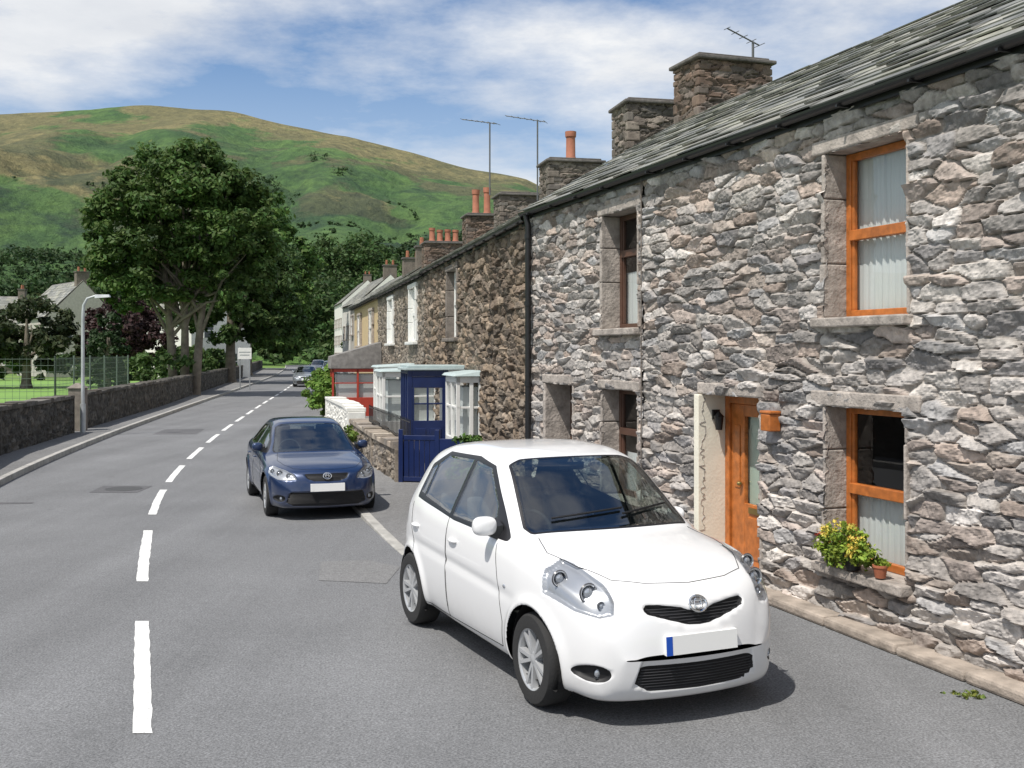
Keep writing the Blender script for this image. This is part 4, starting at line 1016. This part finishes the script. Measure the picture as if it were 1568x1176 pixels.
    for sg in (1,-1):
        for (y,z,r_) in P.get('bulbs'):
            q_=fx(sg*y,z)
            if q_ is None: continue
            m.lathe([(r_*1.12,-.004),(r_*1.0,-.012)],(q_.x+.035,sg*y,z),'x',20,2)
            m.lathe([(r_,-.012),(r_*.85,-.008),(r_*.7,.02),(0,.03)],(q_.x+.035,sg*y,z),'x',20,0)
            m.ell((q_.x+.04,sg*y,z),(.02,r_*.6,r_*.6),1,14,8)
        fyy=P['fog'][0]-.03; q_=fx(sg*fyy,P['fog'][1])
        if q_ is not None:
            m.lathe([(.034,-.006),(.03,-.002),(.024,.02),(0,.03)],(q_.x+.045,sg*fyy,P['fog'][1]),'x',20,0); m.ell((q_.x+.045,sg*fyy,P['fog'][1]),(.010,.026,.026),1,14,8)
    m.obj('lamp_reflectors',(CHROME,LAMPG,LAMPD),root,smooth=True)
    if P.get('wipers'):
        m=MB()
        for y0,y1,xa,xb in ((.45,-.10,1.13,1.18),(-.08,-.52,1.13,1.20)):
            pts=[]
            for q_ in np.linspace(0,1,14):
                y=y0+(y1-y0)*q_; x=xa+(xb-xa)*q_+.32*y*y
                p,nn=ray((x,y,3),(0,0,-1)); pts.append(p+nn*.015*(1 if nn.z>0 else -1))
            m.tube(pts,.008,6)
        m.obj('wipers',(BLACKP,),root)
    m=MB()
    for sg in (1,-1):
        p,nn=ray((P['axf']+.40,sg*2,.70),(0,-sg,0)); m.ell((p.x,p.y,p.z),(.025,.008,.013),0,10,6)
    m.obj('side_repeaters',(LAMPG,),root)
    return root
wc=buildcar('white_hatchback_car',(1.175,6.86),math.atan2(.912,-.409),WHITE,(.80,.80,.80))

BLUE=dict(L=4.35,axf=.86,axr=3.5,R=.315,
 T=([0,.012,.03,.08,.15,.25,.4,.7,1.0,1.15,1.3,1.6,1.95,2.15,2.5,3.0,3.4,3.7,3.95,4.15,4.28,4.34,4.35],[.45,.54,.62,.70,.745,.78,.82,.87,.91,.93,1.0,1.16,1.33,1.39,1.42,1.41,1.35,1.22,1.08,1.0,.88,.7,.55]),
 B=([0,.012,.03,.08,.15,.3,4.0,4.2,4.3,4.34,4.35],[.45,.34,.25,.19,.17,.16,.2,.24,.33,.42,.55]),
 W=([0,.03,.08,.15,.25,.4,.6,.8,3.4,3.8,4.1,4.25,4.32,4.35],[.52,.62,.70,.75,.79,.825,.85,.86,.86,.85,.80,.74,.66,.55]),
 S=([0,.03,.08,.15,.25,.4,.6,.8,1.1,1.6,2.6,3.4,3.9,4.2,4.35],[.45,.53,.60,.65,.70,.74,.79,.82,.86,.89,.93,.96,.96,.85,.55]),
 WT=([0,.15,.4,.8,1.1,1.6,2.0,2.4,3.2,3.6,4.0,4.35],[.42,.62,.69,.73,.73,.62,.57,.55,.55,.58,.62,.45]),
 K=([0,.4,1.2,2,2.8,3.6,4.35],[.26,.28,.30,.2,0,-.2,-.24]),
 wind=[(-.2,1.24),(.62,1.24),(.63,1.30),(.52,1.94),(.44,1.98),(-.2,1.98)],
 rear=[(-.2,3.5),(.5,3.5),(.52,3.82),(-.2,3.84)],
 dlo=[(1.5,.93),(1.75,1.08),(2.15,1.28),(2.5,1.33),(3.1,1.32),(3.5,1.2),(3.62,1.03),(2.5,.95)],
 panes=[[(1.70,.96),(1.85,1.1),(2.2,1.265),(2.55,1.30),(2.55,.965)],[(2.62,.97),(2.61,1.3),(3.06,1.29),(3.35,1.17),(3.4,1.02)]],
 lamp=[(.47,.63),(.50,.69),(.60,.74),(.74,.78),(.82,.80),(.83,.75),(.80,.67),(.72,.625),(.6,.615)],
 grilles=[[(-.1,.60),(.2,.605),(.30,.64),(.33,.695),(-.1,.70)],[(-.1,.22),(.50,.225),(.60,.28),(.56,.42),(-.1,.42)]],
 fog=(.70,.33),plate_z=.50,emb=.67,mirx=1.72,mirz=.95,bulbs=((.56,.67,.04),(.68,.70,.045),(.77,.72,.03)),
 line=[[(1.6,.9),(1.5,.7),(1.42,.45),(1.46,.27),(2.6,.25),(2.6,.94)],[(2.6,.94),(2.6,.25),(3.1,.26),(3.2,.45),(3.5,.78),(3.5,.98)]])
buildcar('blue_car',(-2.52,15.2),math.atan2(.946,-.324),BLUE,(.008,.026,.085),.9,240,120,metal=.3)
buildcar('silver_car',(C(74)+1.1,74),math.atan2(1,-.155),BLUE,(.30,.33,.35),1,120,70,metal=.5)
buildcar('white_car',(C(112)+1.4,112),math.atan2(1,-.16),WHITE,(.6,.6,.6),1,120,70)
buildcar('silver_car',(C(96)+2.3,98),math.atan2(1,-.16),WHITE,(.2,.26,.34),1,120,70)

# ================================================================= LIGHT / WORLD / CAMERA
az=(-.66,-.75); el=math.radians(60)
sd=Vector((az[0]*math.cos(el),az[1]*math.cos(el),math.sin(el)))
sun=bpy.data.lights.new('sun','SUN'); sun.energy=4.9; sun.angle=math.radians(.5); sun.color=(1,.95,.88)
so=bpy.data.objects.new('sun',sun); scene.collection.objects.link(so); so.rotation_euler=sd.to_track_quat('Z','Y').to_euler(); so.location=(0,0,50)
w=bpy.data.worlds.new('World'); scene.world=w; w.use_nodes=True; nt=w.node_tree; bg=nt.nodes['Background']
sky=N(nt,'ShaderNodeTexSky',sky_type='NISHITA'); sky.sun_disc=False; sky.sun_elevation=el; sky.sun_rotation=math.atan2(az[0],az[1]); sky.air_density=1.0; sky.dust_density=.6; sky.ozone_density=1.5
tc=N(nt,'ShaderNodeTexCoord'); sp=N(nt,'ShaderNodeSeparateXYZ'); nt.links.new(tc.outputs['Generated'],sp.inputs[0])
mxz=N(nt,'ShaderNodeMath',operation='MAXIMUM'); nt.links.new(sp.outputs[2],mxz.inputs[0]); mxz.inputs[1].default_value=0
az_=N(nt,'ShaderNodeMath',operation='ADD'); nt.links.new(mxz.outputs[0],az_.inputs[0]); az_.inputs[1].default_value=.14
dx=N(nt,'ShaderNodeMath',operation='DIVIDE');dy=N(nt,'ShaderNodeMath',operation='DIVIDE')
nt.links.new(sp.outputs[0],dx.inputs[0]);nt.links.new(az_.outputs[0],dx.inputs[1]);nt.links.new(sp.outputs[1],dy.inputs[0]);nt.links.new(az_.outputs[0],dy.inputs[1])
cb=N(nt,'ShaderNodeCombineXYZ'); nt.links.new(dx.outputs[0],cb.inputs[0]);nt.links.new(dy.outputs[0],cb.inputs[1]); cb.inputs[2].default_value=3.3
cn=noise(nt,cb.outputs[0],.62,10,.6)
cm=ramp(nt,cn,.42,.565)
shade=mixc(nt,ramp(nt,noise(nt,cb.outputs[0],1.5,8,.6),.38,.66),(9.5,9.6,9.7),(7.4,7.7,8.2))
skc=mixc(nt,1.0,sky.outputs[0],(.72,.98,1.22),'MULTIPLY')
hzz=ramp(nt,sp.outputs[2],.28,.05); hm=N(nt,'ShaderNodeMath',operation='MULTIPLY'); nt.links.new(hzz,hm.inputs[0]); hm.inputs[1].default_value=.6
skc=mixc(nt,hm.outputs[0],skc,(8.4,8.8,9.2))
col=mixc(nt,cm,skc,shade)
nt.links.new(col,bg.inputs[0]); bg.inputs[1].default_value=.10
cam=bpy.data.cameras.new('camera'); co=bpy.data.objects.new('camera',cam); scene.collection.objects.link(co)
co.location=(0,0,2.3); co.rotation_euler=(math.radians(90),0,0); cam.sensor_width=36; cam.lens=36*1700/1568; cam.shift_y=-48/1568; cam.clip_end=8000; cam.clip_start=.05
scene.camera=co
scene.view_settings.view_transform='Standard'; scene.view_settings.look='None'; scene.view_settings.exposure=0
